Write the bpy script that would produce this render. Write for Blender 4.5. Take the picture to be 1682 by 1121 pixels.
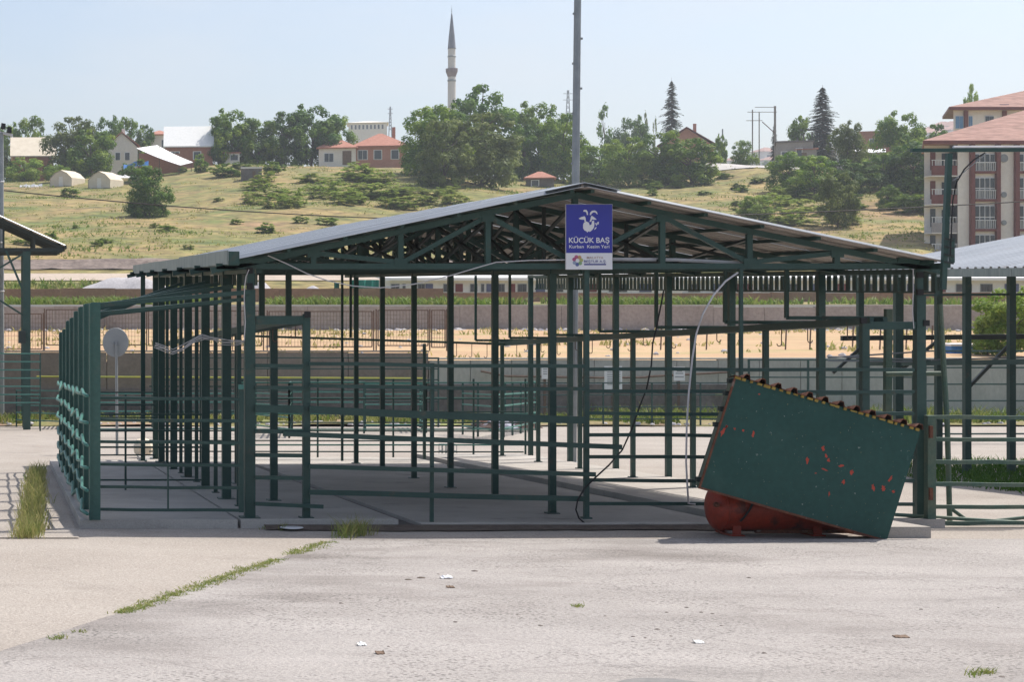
import bpy, math, random
from mathutils import Vector, Matrix, noise

# ------------------------------------------------------------------ camera, sky, sun, exposure
for o in list(bpy.data.objects):
    bpy.data.objects.remove(o)
scene = bpy.context.scene
C = scene.collection
F = 2919.0            # focal length in pixels of the photograph (1682 px wide)
EYE = 1.8             # eye height above the ground under the camera
HOR = 467.0           # image row of the horizon
VPX = 10.0            # image column the shed's long side runs to
S = 148.0 / F         # fall of the yard, metres per metre

cam = bpy.data.cameras.new('camera')
cam.sensor_width = 36.0
cam.lens = 36.0 * F / 1682.0
cam.shift_x = (841.0 - VPX) / 1682.0
cam.shift_y = (HOR - 560.5) / 1682.0
cam.clip_start = 0.1
cam.clip_end = 30000.0
cam_o = bpy.data.objects.new('camera', cam)
cam_o.location = (0, 0, EYE)
cam_o.rotation_euler = (math.radians(90), 0, 0)
C.objects.link(cam_o)
scene.camera = cam_o

SUN = Vector((0.57, 0.30, 1.0)).normalized()
world = bpy.data.worlds.new('World')
scene.world = world
world.use_nodes = True
wn = world.node_tree.nodes
wl = world.node_tree.links
bg = wn['Background']
sky = wn.new('ShaderNodeTexSky')
sky.sky_type = 'NISHITA'
sky.sun_disc = False
sky.sun_elevation = math.asin(SUN.z)
sky.sun_rotation = math.atan2(SUN.x, SUN.y)
sky.altitude = 900.0
sky.air_density = 1.0
sky.dust_density = 5.0
sky.ozone_density = 1.0
# thin uneven haze and faint cloud all round the sky
tcw = wn.new('ShaderNodeTexCoord')
mpw = wn.new('ShaderNodeMapping')
mpw.inputs['Scale'].default_value = (1.0, 1.0, 3.5)
wl.new(tcw.outputs['Generated'], mpw.inputs[0])
nzw = wn.new('ShaderNodeTexNoise')
nzw.inputs['Scale'].default_value = 5.0
nzw.inputs['Detail'].default_value = 5.0
wl.new(mpw.outputs[0], nzw.inputs['Vector'])
rgw = wn.new('ShaderNodeMapRange')
rgw.inputs[1].default_value = 0.45
rgw.inputs[2].default_value = 0.75
rgw.inputs[3].default_value = 0.06
rgw.inputs[4].default_value = 0.50
wl.new(nzw.outputs['Fac'], rgw.inputs[0])
mxw = wn.new('ShaderNodeMix')
mxw.data_type = 'RGBA'
wl.new(rgw.outputs[0], mxw.inputs[0])
wl.new(sky.outputs[0], mxw.inputs[6])
mxw.inputs[7].default_value = (4.9, 5.0, 5.1, 1)
wl.new(mxw.outputs[2], bg.inputs[0])
bg.inputs[1].default_value = 0.132

sun = bpy.data.lights.new('sun', 'SUN')
sun.energy = 4.2
sun.angle = math.radians(0.53)
sun.color = (1.0, 0.95, 0.87)
sun_o = bpy.data.objects.new('sun', sun)
sun_o.rotation_euler = (-SUN).to_track_quat('-Z', 'Y').to_euler()
sun_o.location = (40, 20, 60)
C.objects.link(sun_o)

scene.render.engine = 'CYCLES'
scene.view_settings.view_transform = 'Standard'
scene.view_settings.look = 'None'
scene.view_settings.gamma = 1.0
scene.view_settings.exposure = 0.42
scene.view_settings.use_curve_mapping = False
scene.cycles.max_bounces = 6
scene.cycles.transparent_max_bounces = 8

# ------------------------------------------------------------------ helpers
R = random.Random(11)
Z = Vector((0, 0, 1))
V = Vector


def P(px, py, Y):
    """the point at depth Y behind a pixel of the photograph"""
    return V(((px - VPX) * Y / F, Y, EYE + (HOR - py) * Y / F))


def G(Y):
    return -S * Y


def PG(px, py, h=0.0):
    Y = EYE * F / (py - 615.0)
    return V(((px - VPX) * Y / F, Y, G(Y) + h))


def lerp(a, b, t):
    return a + (b - a) * t


def sstep(a, b, x):
    t = min(1.0, max(0.0, (x - a) / (b - a)))
    return t * t * (3 - 2 * t)


class MB:
    def __init__(self):
        self.v = []
        self.f = []
        self.t = []
        self.m = []

    def add(self, vs, fs):
        n = len(self.v)
        self.v.extend([tuple(a) for a in vs])
        self.f.extend([tuple(i + n for i in q) for q in fs])
        return self

    def box(self, x0, x1, y0, y1, z0, z1):
        vs = [(x0, y0, z0), (x1, y0, z0), (x1, y1, z0), (x0, y1, z0), (x0, y0, z1), (x1, y0, z1), (x1, y1, z1), (x0, y1, z1)]
        return self.add(vs, [(3, 2, 1, 0), (4, 5, 6, 7), (0, 1, 5, 4), (1, 2, 6, 5), (2, 3, 7, 6), (3, 0, 4, 7)])

    def bar(self, p, q, w, h=None, up=Z):
        p = V(p); q = V(q)
        h = h or w
        d = (q - p).normalized()
        if abs(d.dot(up)) > 0.98:
            up = V((0, 1, 0))
        s = d.cross(up).normalized()
        u = s.cross(d)
        a = s * (w / 2); b = u * (h / 2)
        vs = [p - a - b, p + a - b, p + a + b, p - a + b, q - a - b, q + a - b, q + a + b, q - a + b]
        return self.add(vs, [(0, 1, 2, 3), (7, 6, 5, 4), (4, 5, 1, 0), (5, 6, 2, 1), (6, 7, 3, 2), (7, 4, 0, 3)])

    def tube(self, pts, r, n=6, r1=None):
        pts = [V(a) for a in pts]
        m = len(pts)
        vs = []
        for i, p in enumerate(pts):
            d = (pts[min(i + 1, m - 1)] - pts[max(i - 1, 0)]).normalized()
            up = Z if abs(d.z) < 0.95 else V((0, 1, 0))
            s = d.cross(up).normalized()
            u = s.cross(d)
            rr = r if r1 is None else lerp(r, r1, i / (m - 1))
            for k in range(n):
                a = 2 * math.pi * k / n
                vs.append(p + s * (rr * math.cos(a)) + u * (rr * math.sin(a)))
        fs = []
        for i in range(m - 1):
            for k in range(n):
                k2 = (k + 1) % n
                fs.append((i * n + k, i * n + k2, (i + 1) * n + k2, (i + 1) * n + k))
        fs.append(tuple(range(n - 1, -1, -1)))
        fs.append(tuple((m - 1) * n + k for k in range(n)))
        return self.add(vs, fs)

    def lathe(self, prof, c, n=12, axis='z'):
        vs = []
        for r, z in prof:
            for k in range(n):
                a = 2 * math.pi * k / n
                if axis == 'z':
                    vs.append((c[0] + r * math.cos(a), c[1] + r * math.sin(a), c[2] + z))
                elif axis == 'x':
                    vs.append((c[0] + z, c[1] + r * math.cos(a), c[2] + r * math.sin(a)))
                else:
                    vs.append((c[0] + r * math.cos(a), c[1] + z, c[2] + r * math.sin(a)))
        fs = []
        m = len(prof)
        for i in range(m - 1):
            for k in range(n):
                k2 = (k + 1) % n
                fs.append((i * n + k, i * n + k2, (i + 1) * n + k2, (i + 1) * n + k))
        fs.append(tuple(range(n - 1, -1, -1)))
        fs.append(tuple((m - 1) * n + k for k in range(n)))
        return self.add(vs, fs)

    def prism(self, poly, off):
        """polygon of 3D points extruded by the vector off"""
        n = len(poly)
        off = V(off)
        vs = [V(a) for a in poly] + [V(a) + off for a in poly]
        fs = [tuple(range(n)), tuple(range(2 * n - 1, n - 1, -1))]
        for i in range(n):
            j = (i + 1) % n
            fs.append((i, i + n, j + n, j))
        return self.add(vs, fs)

    def poly(self, pts):
        return self.add(pts, [tuple(range(len(pts)))])


LOC = {}


def obj(name, mb, mat, parent=None, smooth=False):
    me = bpy.data.meshes.new(name)
    me.from_pydata(mb.v, [], mb.f)
    me.materials.append(mat)
    if mb.m:
        me.materials.append(M['under'])
        me.polygons.foreach_set('material_index', mb.m)
    if smooth:
        me.polygons.foreach_set('use_smooth', [True] * len(me.polygons))
    if mb.t:
        ca = me.color_attributes.new('tint', 'FLOAT_COLOR', 'POINT')
        flat = []
        for t in mb.t:
            flat.extend((t, t, t, 1.0))
        ca.data.foreach_set('color', flat)
    me.update()
    return inst(name, me, parent)


def inst(name, me, parent=None, local=False):
    o = bpy.data.objects.new(name, me)
    C.objects.link(o)
    if parent is not None:
        o.parent = parent
        if parent.name in LOC and not local:
            o.matrix_parent_inverse = Matrix.Translation(-LOC[parent.name])
    return o


def thing(name, label, cat, loc=(0, 0, 0), group=None, rz=0.0, sc=None):
    o = bpy.data.objects.new(name, None)
    o.empty_display_size = 0.2
    C.objects.link(o)
    o.location = loc
    o.rotation_euler = (0, 0, rz)
    if sc:
        o.scale = sc
    LOC[o.name] = V(loc)
    return tag(o, label, cat, group)


def tag(o, label, cat, group=None):
    o['label'] = label
    o['category'] = cat
    if group:
        o['group'] = group
    return o


def struct(name, mb, mat, parent=None):
    o = obj(name, mb, mat, parent)
    if parent is None:
        o['kind'] = 'structure'
    return o


def stuff(name, mb, mat, label=None, cat=None):
    o = obj(name, mb, mat)
    o['kind'] = 'stuff'
    if label:
        tag(o, label, cat)
    return o


# ------------------------------------------------------------------ materials
def lin(r, g, b):
    f = lambda c: (c / 255 / 12.92) if c / 255 <= 0.04045 else ((c / 255 + 0.055) / 1.055) ** 2.4
    return (f(r), f(g), f(b))


def mat(name, c1, c2=None, scale=3.0, rough=0.7, metal=0.0, bump=0.0, bscale=None, fine=0.0, fscale=80.0,
        stretch=(1, 1, 1), lo=0.35, hi=0.65, spec=0.4, c3=None, s3=1.0, lo3=0.55, hi3=0.7, rand=0.0):
    m = bpy.data.materials.new(name)
    m.use_nodes = True
    nt = m.node_tree
    N = nt.nodes
    L = nt.links
    b = N['Principled BSDF']
    b.inputs['Roughness'].default_value = rough
    b.inputs['Metallic'].default_value = metal
    b.inputs['Specular IOR Level'].default_value = spec
    tc = N.new('ShaderNodeTexCoord')
    mp = N.new('ShaderNodeMapping')
    mp.inputs['Scale'].default_value = stretch
    L.new(tc.outputs['Object'], mp.inputs['Vector'])

    def tex(s, det=5.0, lo_=0.35, hi_=0.65):
        t = N.new('ShaderNodeTexNoise')
        t.inputs['Scale'].default_value = s
        t.inputs['Detail'].default_value = det
        t.inputs['Roughness'].default_value = 0.62
        L.new(mp.outputs[0], t.inputs['Vector'])
        r = N.new('ShaderNodeMapRange')
        r.inputs[1].default_value = lo_
        r.inputs[2].default_value = hi_
        L.new(t.outputs['Fac'], r.inputs[0])
        return t, r.outputs[0]

    def mix(fac, a, c, mode='MIX'):
        x = N.new('ShaderNodeMix')
        x.data_type = 'RGBA'
        x.blend_type = mode
        if isinstance(fac, float):
            x.inputs[0].default_value = fac
        else:
            L.new(fac, x.inputs[0])
        for sock, val in ((x.inputs[6], a), (x.inputs[7], c)):
            if isinstance(val, tuple):
                sock.default_value = (*val, 1)
            else:
                L.new(val, sock)
        return x.outputs[2]

    col = tuple(c1)
    if c2:
        t, f = tex(scale, 6.0, lo, hi)
        col = mix(f, tuple(c1), tuple(c2))
    if c3:
        t3, f3 = tex(s3, 6.0, lo3, hi3)
        col = mix(f3, col, tuple(c3))
    if fine:
        tf, ff = tex(fscale, 3.0, 0.3, 0.7)
        g = mix(ff, (1 - fine,) * 3, (1 + fine,) * 3)
        col = mix(1.0, col, g, 'MULTIPLY')
    if rand:
        oi = N.new('ShaderNodeObjectInfo')
        r = N.new('ShaderNodeMapRange')
        r.inputs[3].default_value = 1 - rand
        r.inputs[4].default_value = 1 + rand
        L.new(oi.outputs['Random'], r.inputs[0])
        col = mix(1.0, col, r.outputs[0], 'MULTIPLY')
    if isinstance(col, tuple):
        b.inputs['Base Color'].default_value = (*col, 1)
    else:
        L.new(col, b.inputs['Base Color'])
    if bump:
        tb, fb = tex(bscale or fscale, 4.0, 0.2, 0.8)
        bp = N.new('ShaderNodeBump')
        bp.inputs['Strength'].default_value = bump
        bp.inputs['Distance'].default_value = 0.02
        L.new(fb, bp.inputs['Height'])
        L.new(bp.outputs[0], b.inputs['Normal'])
    return m


def leaf_mat(name, c1, c2, trans=0.4, rand=0.12):
    m = bpy.data.materials.new(name)
    m.use_nodes = True
    nt = m.node_tree
    N = nt.nodes
    L = nt.links
    b = N['Principled BSDF']
    b.inputs['Roughness'].default_value = 0.6
    b.inputs['Specular IOR Level'].default_value = 0.25
    at = N.new('ShaderNodeAttribute')
    at.attribute_name = 'tint'
    oi = N.new('ShaderNodeObjectInfo')
    mx = N.new('ShaderNodeMix')
    mx.data_type = 'RGBA'
    mx.inputs[6].default_value = (*c1, 1)
    mx.inputs[7].default_value = (*c2, 1)
    L.new(at.outputs['Fac'], mx.inputs[0])
    r = N.new('ShaderNodeMapRange')
    r.inputs[3].default_value = 1 - rand
    r.inputs[4].default_value = 1 + rand
    L.new(oi.outputs['Random'], r.inputs[0])
    mu = N.new('ShaderNodeMix')
    mu.data_type = 'RGBA'
    mu.blend_type = 'MULTIPLY'
    mu.inputs[0].default_value = 1.0
    L.new(mx.outputs[2], mu.inputs[6])
    L.new(r.outputs[0], mu.inputs[7])
    L.new(mu.outputs[2], b.inputs['Base Color'])
    tr = N.new('ShaderNodeBsdfTranslucent')
    L.new(mu.outputs[2], tr.inputs['Color'])
    ms = N.new('ShaderNodeMixShader')
    ms.inputs[0].default_value = trans
    L.new(b.outputs[0], ms.inputs[1])
    L.new(tr.outputs[0], ms.inputs[2])
    L.new(ms.outputs[0], N['Material Output'].inputs['Surface'])
    return m


M = {}
M['green'] = mat('green_steel', (0.027, 0.064, 0.056), (0.037, 0.080, 0.069), 2.0, 0.42, fine=0.08, fscale=30, c3=(0.075, 0.078, 0.060), s3=6, lo3=0.60, hi3=0.75, spec=0.3)
M['raceg'] = mat('flare_green_steel', (0.036, 0.100, 0.084), (0.046, 0.118, 0.098), 2.0, 0.5, fine=0.1, fscale=25, c3=(0.065, 0.11, 0.09), s3=4, lo3=0.58, hi3=0.8)  # green steel of the race posts, lens flare lightened into its colour
M['teal'] = mat('teal_steel', (0.055, 0.18, 0.15), (0.075, 0.21, 0.175), 2.0, 0.45, fine=0.1, fscale=20)
M['greenold'] = mat('weathered_green_steel', (0.045, 0.10, 0.075), (0.10, 0.13, 0.09), 4.0, 0.6, fine=0.15, fscale=40, c3=(0.16, 0.07, 0.03), s3=9, lo3=0.66, hi3=0.75)
M['dark'] = mat('dark_steel', (0.02, 0.032, 0.03), (0.03, 0.04, 0.036), 3.0, 0.5)
M['black'] = mat('black_rubber', (0.012, 0.012, 0.013), None, rough=0.6)
M['roof'] = mat('galvanised_sheet', (0.38, 0.40, 0.42), (0.48, 0.50, 0.52), 1.5, 0.34, metal=0.55, c3=(0.30, 0.24, 0.19), s3=2.5, lo3=0.62, hi3=0.85, stretch=(0.4, 2.5, 1))
M['fascia'] = mat('weathered_fascia', (0.23, 0.27, 0.25), (0.30, 0.33, 0.30), 3.0, 0.6, fine=0.1, fscale=12, stretch=(1, 2, 0.3))
M['concrete'] = mat('slab_concrete', (0.36, 0.33, 0.30), (0.45, 0.42, 0.385), 0.8, 0.9, bump=0.25, fscale=70, fine=0.12, c3=(0.25, 0.23, 0.21), s3=1.7, lo3=0.58, hi3=0.75)
M['pave'] = mat('pale_paving', (0.315, 0.275, 0.24), (0.365, 0.325, 0.287), 0.5, 0.92, bump=0.35, fscale=45, fine=0.3, c3=(0.25, 0.218, 0.19), s3=0.9, lo3=0.56, hi3=0.8)
M['earth'] = mat('bare_earth', (0.28, 0.19, 0.13), (0.36, 0.26, 0.18), 1.2, 0.95, bump=0.5, fscale=9, fine=0.2)
M['white'] = mat('white_paint', (0.72, 0.72, 0.70), (0.80, 0.80, 0.78), 3.0, 0.6)
M['pvc'] = mat('white_plastic_pipe', (0.50, 0.49, 0.50), (0.60, 0.59, 0.59), 5.0, 0.4)
M['grey'] = mat('grey_galvanised_pole', (0.23, 0.25, 0.26), (0.29, 0.31, 0.32), 4.0, 0.5, metal=0.3)
M['rust'] = mat('rusty_sheet', (0.10, 0.035, 0.02), (0.17, 0.06, 0.03), 9.0, 0.8, fine=0.3, fscale=40, c3=(0.24, 0.20, 0.17), s3=6, lo3=0.62, hi3=0.75)
M['blue'] = mat('blue_sign', (0.030, 0.036, 0.30), (0.034, 0.042, 0.32), 2.0, 0.35)
M['signwhite'] = mat('sign_white', (0.72, 0.72, 0.74), None, rough=0.4)
M['brownwall'] = mat('brown_wall', (0.20, 0.168, 0.15), (0.26, 0.22, 0.195), 0.9, 0.92, bump=0.2, fscale=8, fine=0.1)
M['greywall'] = mat('grey_wall', (0.36, 0.36, 0.33), (0.44, 0.435, 0.40), 0.7, 0.92, bump=0.2, fscale=8, fine=0.1, c3=(0.20, 0.185, 0.175), s3=0.5, lo3=0.58, hi3=0.8, stretch=(1, 1, 0.5))
M['plinth'] = mat('dark_plinth', (0.13, 0.115, 0.108), (0.20, 0.18, 0.17), 0.8, 0.95, bump=0.3, fscale=6, fine=0.2)  # dark grey-brown, also the darker strip along the lower wall
M['block'] = mat('grey_block', (0.29, 0.265, 0.25), (0.36, 0.33, 0.315), 0.6, 0.95, bump=0.3, fscale=5, fine=0.15, c3=(0.21, 0.19, 0.18), s3=0.25)
M['mud'] = mat('mud_wall', (0.26, 0.155, 0.105), (0.33, 0.205, 0.145), 0.4, 0.95, bump=0.3, fscale=4, fine=0.15)
M['gravel'] = mat('gravel', (0.37, 0.355, 0.37), (0.45, 0.43, 0.44), 1.0, 0.95, bump=0.6, fscale=6, fine=0.15)
M['tile'] = mat('roof_tile', (0.36, 0.15, 0.105), (0.46, 0.215, 0.155), 1.6, 0.85, fine=0.18, fscale=9, stretch=(1, 1, 2.5))
M['tilelight'] = mat('pale_roof_tile', (0.31, 0.17, 0.138), (0.42, 0.25, 0.205), 0.9, 0.85, fine=0.3, fscale=1.6, stretch=(0.5, 1, 7))
M['brick'] = mat('brick', (0.30, 0.13, 0.085), (0.38, 0.18, 0.12), 3.0, 0.9, fine=0.2, fscale=14)
M['cream'] = mat('cream_plaster', (0.74, 0.69, 0.62), (0.80, 0.76, 0.69), 0.7, 0.9, fine=0.05, fscale=3)
M['salmon'] = mat('salmon_plaster', (0.44, 0.21, 0.15), (0.50, 0.26, 0.19), 0.8, 0.9, fine=0.1, fscale=4)
M['maroon'] = mat('maroon_trim', (0.16, 0.055, 0.045), (0.20, 0.07, 0.06), 2.0, 0.8)
M['glass'] = mat('window_glass', (0.03, 0.04, 0.05), (0.06, 0.075, 0.09), 1.5, 0.08, spec=0.6)
M['tarp_w'] = mat('white_tarp', (0.80, 0.80, 0.80), None, rough=0.7)
M['tarp_b'] = mat('blue_tarp', (0.03, 0.16, 0.48), (0.05, 0.22, 0.58), 2.0, 0.5)
M['canvas'] = mat('tent_canvas', (0.62, 0.54, 0.42), (0.70, 0.62, 0.50), 1.0, 0.9)
M['bark'] = mat('bark', (0.09, 0.07, 0.05), (0.15, 0.12, 0.09), 6.0, 0.95)
M['wood'] = mat('old_wood', (0.14, 0.09, 0.06), (0.2, 0.14, 0.1), 4.0, 0.9)
M['wire'] = mat('rusty_frame', (0.11, 0.075, 0.06), (0.17, 0.12, 0.095), 5.0, 0.8)
M['leaf_mid'] = leaf_mat('leaf_mid', (0.075, 0.165, 0.012), (0.27, 0.37, 0.034))
M['leaf_dark'] = leaf_mat('leaf_dark', (0.042, 0.115, 0.012), (0.155, 0.26, 0.028))
M['leaf_light'] = leaf_mat('leaf_light', (0.17, 0.28, 0.032), (0.33, 0.42, 0.08), 0.5)
M['leaf_scrub'] = leaf_mat('leaf_scrub', (0.24, 0.34, 0.055), (0.42, 0.46, 0.13), 0.5)
M['leaf_olive'] = leaf_mat('leaf_olive', (0.09, 0.13, 0.028), (0.21, 0.255, 0.06))
M['leaf_fir'] = leaf_mat('leaf_fir', (0.018, 0.038, 0.022), (0.045, 0.075, 0.04), 0.12)
M['grass'] = leaf_mat('grass_blades', (0.13, 0.21, 0.035), (0.42, 0.36, 0.15), 0.4)
M['under'] = mat('sheet_underside', (0.37, 0.33, 0.295), (0.47, 0.425, 0.385), 1.4, 0.75, fine=0.15, fscale=6, stretch=(0.4, 2.5, 1))
M['scrub'] = leaf_mat('hill_scrub', (0.15, 0.22, 0.04), (0.46, 0.37, 0.15), 0.45)
# ------------------------------------------------------------------ the setting: yard, paving, walls, field, hill
def asphalt_mat():
    m = mat('worn_asphalt', (0.335, 0.307, 0.288), (0.40, 0.369, 0.349), 0.35, 0.93, bump=0.7, bscale=40, fine=0.24, fscale=70,
            c3=(0.215, 0.19, 0.175), s3=0.45, lo3=0.50, hi3=0.72, stretch=(0.8, 1.3, 1))
    nt = m.node_tree
    N = nt.nodes
    L = nt.links
    b = N['Principled BSDF']
    src = b.inputs['Base Color'].links[0].from_socket
    tc = N.new('ShaderNodeTexCoord')
    vo = N.new('ShaderNodeTexVoronoi')
    vo.inputs['Scale'].default_value = 24.0
    L.new(tc.outputs['Object'], vo.inputs['Vector'])
    r = N.new('ShaderNodeMapRange')
    r.inputs[1].default_value = 0.20
    r.inputs[2].default_value = 0.40
    L.new(vo.outputs['Distance'], r.inputs[0])
    no = N.new('ShaderNodeTexNoise')
    no.inputs['Scale'].default_value = 1.1
    L.new(tc.outputs['Object'], no.inputs['Vector'])
    r2 = N.new('ShaderNodeMapRange')
    r2.inputs[1].default_value = 0.42
    r2.inputs[2].default_value = 0.7
    r2.inputs[3].default_value = 0.84
    r2.inputs[4].default_value = 0.36
    L.new(no.outputs['Fac'], r2.inputs[0])
    mx = N.new('ShaderNodeMix')
    mx.data_type = 'FLOAT'
    L.new(r.outputs[0], mx.inputs[0])
    L.new(r2.outputs[0], mx.inputs[2])
    mx.inputs[3].default_value = 1.0
    mu = N.new('ShaderNodeMix')
    mu.data_type = 'RGBA'
    mu.blend_type = 'MULTIPLY'
    mu.inputs[0].default_value = 1.0
    L.new(src, mu.inputs[6])
    L.new(mx.outputs[0], mu.inputs[7])
    # wandering cracks, dirt film and streaks of wear
    mpc = N.new('ShaderNodeMapping')
    mpc.inputs['Scale'].default_value = (0.55, 0.8, 1)
    L.new(tc.outputs['Object'], mpc.inputs[0])
    dn_ = N.new('ShaderNodeTexNoise')
    dn_.inputs['Scale'].default_value = 1.6
    dn_.inputs['Detail'].default_value = 6
    L.new(mpc.outputs[0], dn_.inputs['Vector'])
    ad = N.new('ShaderNodeMix')
    ad.data_type = 'RGBA'
    ad.inputs[0].default_value = 0.35
    L.new(mpc.outputs[0], ad.inputs[6])
    L.new(dn_.outputs['Color'], ad.inputs[7])
    vc = N.new('ShaderNodeTexVoronoi')
    vc.feature = 'DISTANCE_TO_EDGE'
    vc.inputs['Scale'].default_value = 0.9
    L.new(ad.outputs[2], vc.inputs['Vector'])
    rc = N.new('ShaderNodeMapRange')
    rc.inputs[1].default_value = 0.002
    rc.inputs[2].default_value = 0.009
    rc.inputs[3].default_value = 0.55
    rc.inputs[4].default_value = 1.0
    L.new(vc.outputs['Distance'], rc.inputs[0])
    mu2 = N.new('ShaderNodeMix')
    mu2.data_type = 'RGBA'
    mu2.blend_type = 'MULTIPLY'
    mu2.inputs[0].default_value = 0.3
    L.new(mu.outputs[2], mu2.inputs[6])
    L.new(rc.outputs[0], mu2.inputs[7])
    mps = N.new('ShaderNodeMapping')
    mps.inputs['Scale'].default_value = (0.4, 0.8, 1)
    mps.inputs['Rotation'].default_value = (0, 0, 0.25)
    L.new(tc.outputs['Object'], mps.inputs[0])
    ns_ = N.new('ShaderNodeTexNoise')
    ns_.inputs['Scale'].default_value = 1.0
    ns_.inputs['Detail'].default_value = 8
    ns_.inputs['Roughness'].default_value = 0.7
    L.new(mps.outputs[0], ns_.inputs['Vector'])
    rs_ = N.new('ShaderNodeMapRange')
    rs_.inputs[1].default_value = 0.35
    rs_.inputs[2].default_value = 0.65
    rs_.inputs[3].default_value = 0.92
    rs_.inputs[4].default_value = 1.10
    L.new(ns_.outputs['Fac'], rs_.inputs[0])
    mu3 = N.new('ShaderNodeMix')
    mu3.data_type = 'RGBA'
    mu3.blend_type = 'MULTIPLY'
    mu3.inputs[0].default_value = 1.0
    L.new(mu2.outputs[2], mu3.inputs[6])
    L.new(rs_.outputs[0], mu3.inputs[7])
    L.new(mu3.outputs[2], b.inputs['Base Color'])
    return m


M['asphalt'] = asphalt_mat()
M['field'] = mat('dry_field', (0.42, 0.265, 0.155), (0.47, 0.33, 0.185), 0.09, 0.95, bump=0.4, fscale=4, fine=0.15, c3=(0.30, 0.27, 0.11), s3=0.16, lo3=0.55, hi3=0.75, stretch=(0.5, 1.6, 1))
M['hill'] = mat('grassy_hill', (0.275, 0.20, 0.082), (0.105, 0.138, 0.032), 0.11, 0.95, bump=0.6, bscale=1.2, fine=0.5, fscale=0.7, lo=0.40, hi=0.66, c3=(0.28, 0.175, 0.092), s3=0.035, lo3=0.56, hi3=0.68, stretch=(0.85, 1.0, 1))
M['far'] = mat('far_hillside', (0.16, 0.15, 0.12), (0.24, 0.20, 0.16), 0.01, 0.95)


def slope_quad(x0, x1, y0, y1, h):
    return MB().poly([(x0, y0, G(y0) + h), (x1, y0, G(y0) + h), (x1, y1, G(y1) + h), (x0, y1, G(y1) + h)])


# one sheet that runs past the horizon, dips under the yard and carries everything else
gm = MB()
ys = [-60, 0, 30, 62, 72, 150, 600, 4000, 16000]
zs = [3.0, -0.25, -1.9, -3.5, -4.3, -5.0, -14.0, -60, -250]
for i in range(len(ys) - 1):
    gm.poly([(-9000, ys[i], zs[i]), (9000, ys[i], zs[i]), (9000, ys[i + 1], zs[i + 1]), (-9000, ys[i + 1], zs[i + 1])])
struct('ground', gm, M['earth'])

struct('yard_paving', slope_quad(-90, 110, -25, 61.5, -0.004), M['pave'])
a0 = PG(0, 1075); a1 = PG(550, 888)
kj = (a1.x - a0.x) / (a1.y - a0.y)
pts = [(a0.x + kj * (-22 - a0.y), -22), (80, -22), (80, a1.y + 0.1), (a1.x, a1.y + 0.1)]
n = 26
edge = []
for i in range(1, n):
    t = i / n
    y = lerp(a1.y, 6.0, t)
    edge.append((a0.x + kj * (y - a0.y) + 0.10 * noise.noise((y * 0.9, 3.1, 0)) + 0.05 * noise.noise((y * 3.1, 1, 0)), y))
struct('asphalt_yard', MB().poly([(x, y, G(y) + 0.004) for x, y in pts + edge]), M['asphalt'])
# paving bays beside the race, each with its own joint
for j in range(12):
    for i in range(3):
        x1 = 0.80 - 3.6 * i
        y0 = 19.45 + 3.5 * j
        if y0 > 58: continue
        dz = 0.003 * R.random()
        o = struct('paving_bay', slope_quad(x1 - 3.585, x1, y0, y0 + 3.485, 0.006 + dz), M['pave'])
# shed floor: raised slabs with drain channels between them
def slab(x0, x1, y0, y1, h, name='floor_slab', m='concrete'):
    mb = MB()
    mb.add([(x0, y0, G(y0) - 0.05), (x1, y0, G(y0) - 0.05), (x1, y1, G(y1) - 0.05), (x0, y1, G(y1) - 0.05),
            (x0, y0, G(y0) + h), (x1, y0, G(y0) + h), (x1, y1, G(y1) + h), (x0, y1, G(y1) + h)],
           [(3, 2, 1, 0), (4, 5, 6, 7), (0, 1, 5, 4), (1, 2, 6, 5), (2, 3, 7, 6), (3, 0, 4, 7)])
    return struct(name, mb, M[m])


SL = 0.10
slab(0.86, 2.70, 20.72, 35.2, SL)
slab(2.74, 4.58, 20.75, 37.2, SL)
slab(4.84, 8.52, 20.70, 37.2, 0.055)
slab(8.74, 10.98, 20.78, 38.0, SL)
slab(4.58, 4.84, 20.8, 37.2, 0.012, 'drain_channel', 'plinth')
slab(8.52, 8.74, 20.8, 38.0, 0.012, 'drain_channel', 'plinth')
slab(9.60, 10.16, 19.52, 20.70, 0.12, 'kerb_block')
# broken dirt edge in front of the slab
mb = MB()
top = []; bot = []
for i in range(61):
    x = lerp(3.0, 10.2, i / 60)
    y1 = 20.70
    y0 = 20.40 - 0.16 * noise.noise((x * 1.3, 0.5, 0)) - 0.08 * noise.noise((x * 5, 2, 0))
    top.append((x, y1, G(y1) + 0.045)); bot.append((x, y0, G(y0) + 0.009))
for i in range(60):
    mb.poly([bot[i], bot[i + 1], top[i + 1], top[i]])
M['dirt'] = mat('dark_dirt', (0.08, 0.058, 0.045), (0.13, 0.10, 0.08), 8, 0.95, fine=0.3, fscale=60, bump=0.5)
struct('dirt_edge', mb, M['dirt'])

# verge before the wall
YW = 68.0
def verge(x0, x1):
    mb = MB()
    nx, ny = 60, 6
    vs = []
    for j in range(ny + 1):
        for i in range(nx + 1):
            x = lerp(x0, x1, i / nx); y = lerp(60.9 + 0.5 * noise.noise((x * .4, 0, 0)), YW, j / ny)
            vs.append((x, y, G(y) + 0.03 + 0.10 * (j > 0) + 0.12 * noise.noise((x * 0.7, y * 0.7, 2))))
    fs = [(j * (nx + 1) + i, j * (nx + 1) + i + 1, (j + 1) * (nx + 1) + i + 1, (j + 1) * (nx + 1) + i) for j in range(ny) for i in range(nx)]
    return mb.add(vs, fs)


M['verge'] = mat('weedy_verge', (0.22, 0.17, 0.08), (0.17, 0.19, 0.06), 0.4, 0.95, fine=0.3, fscale=5, bump=0.5, c3=(0.30, 0.2, 0.14), s3=0.3, lo3=0.55, hi3=0.65)
struct('verge', verge(-30, 60), M['verge'])


xs = lambda px, Y: (px - VPX) * Y / F
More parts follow.
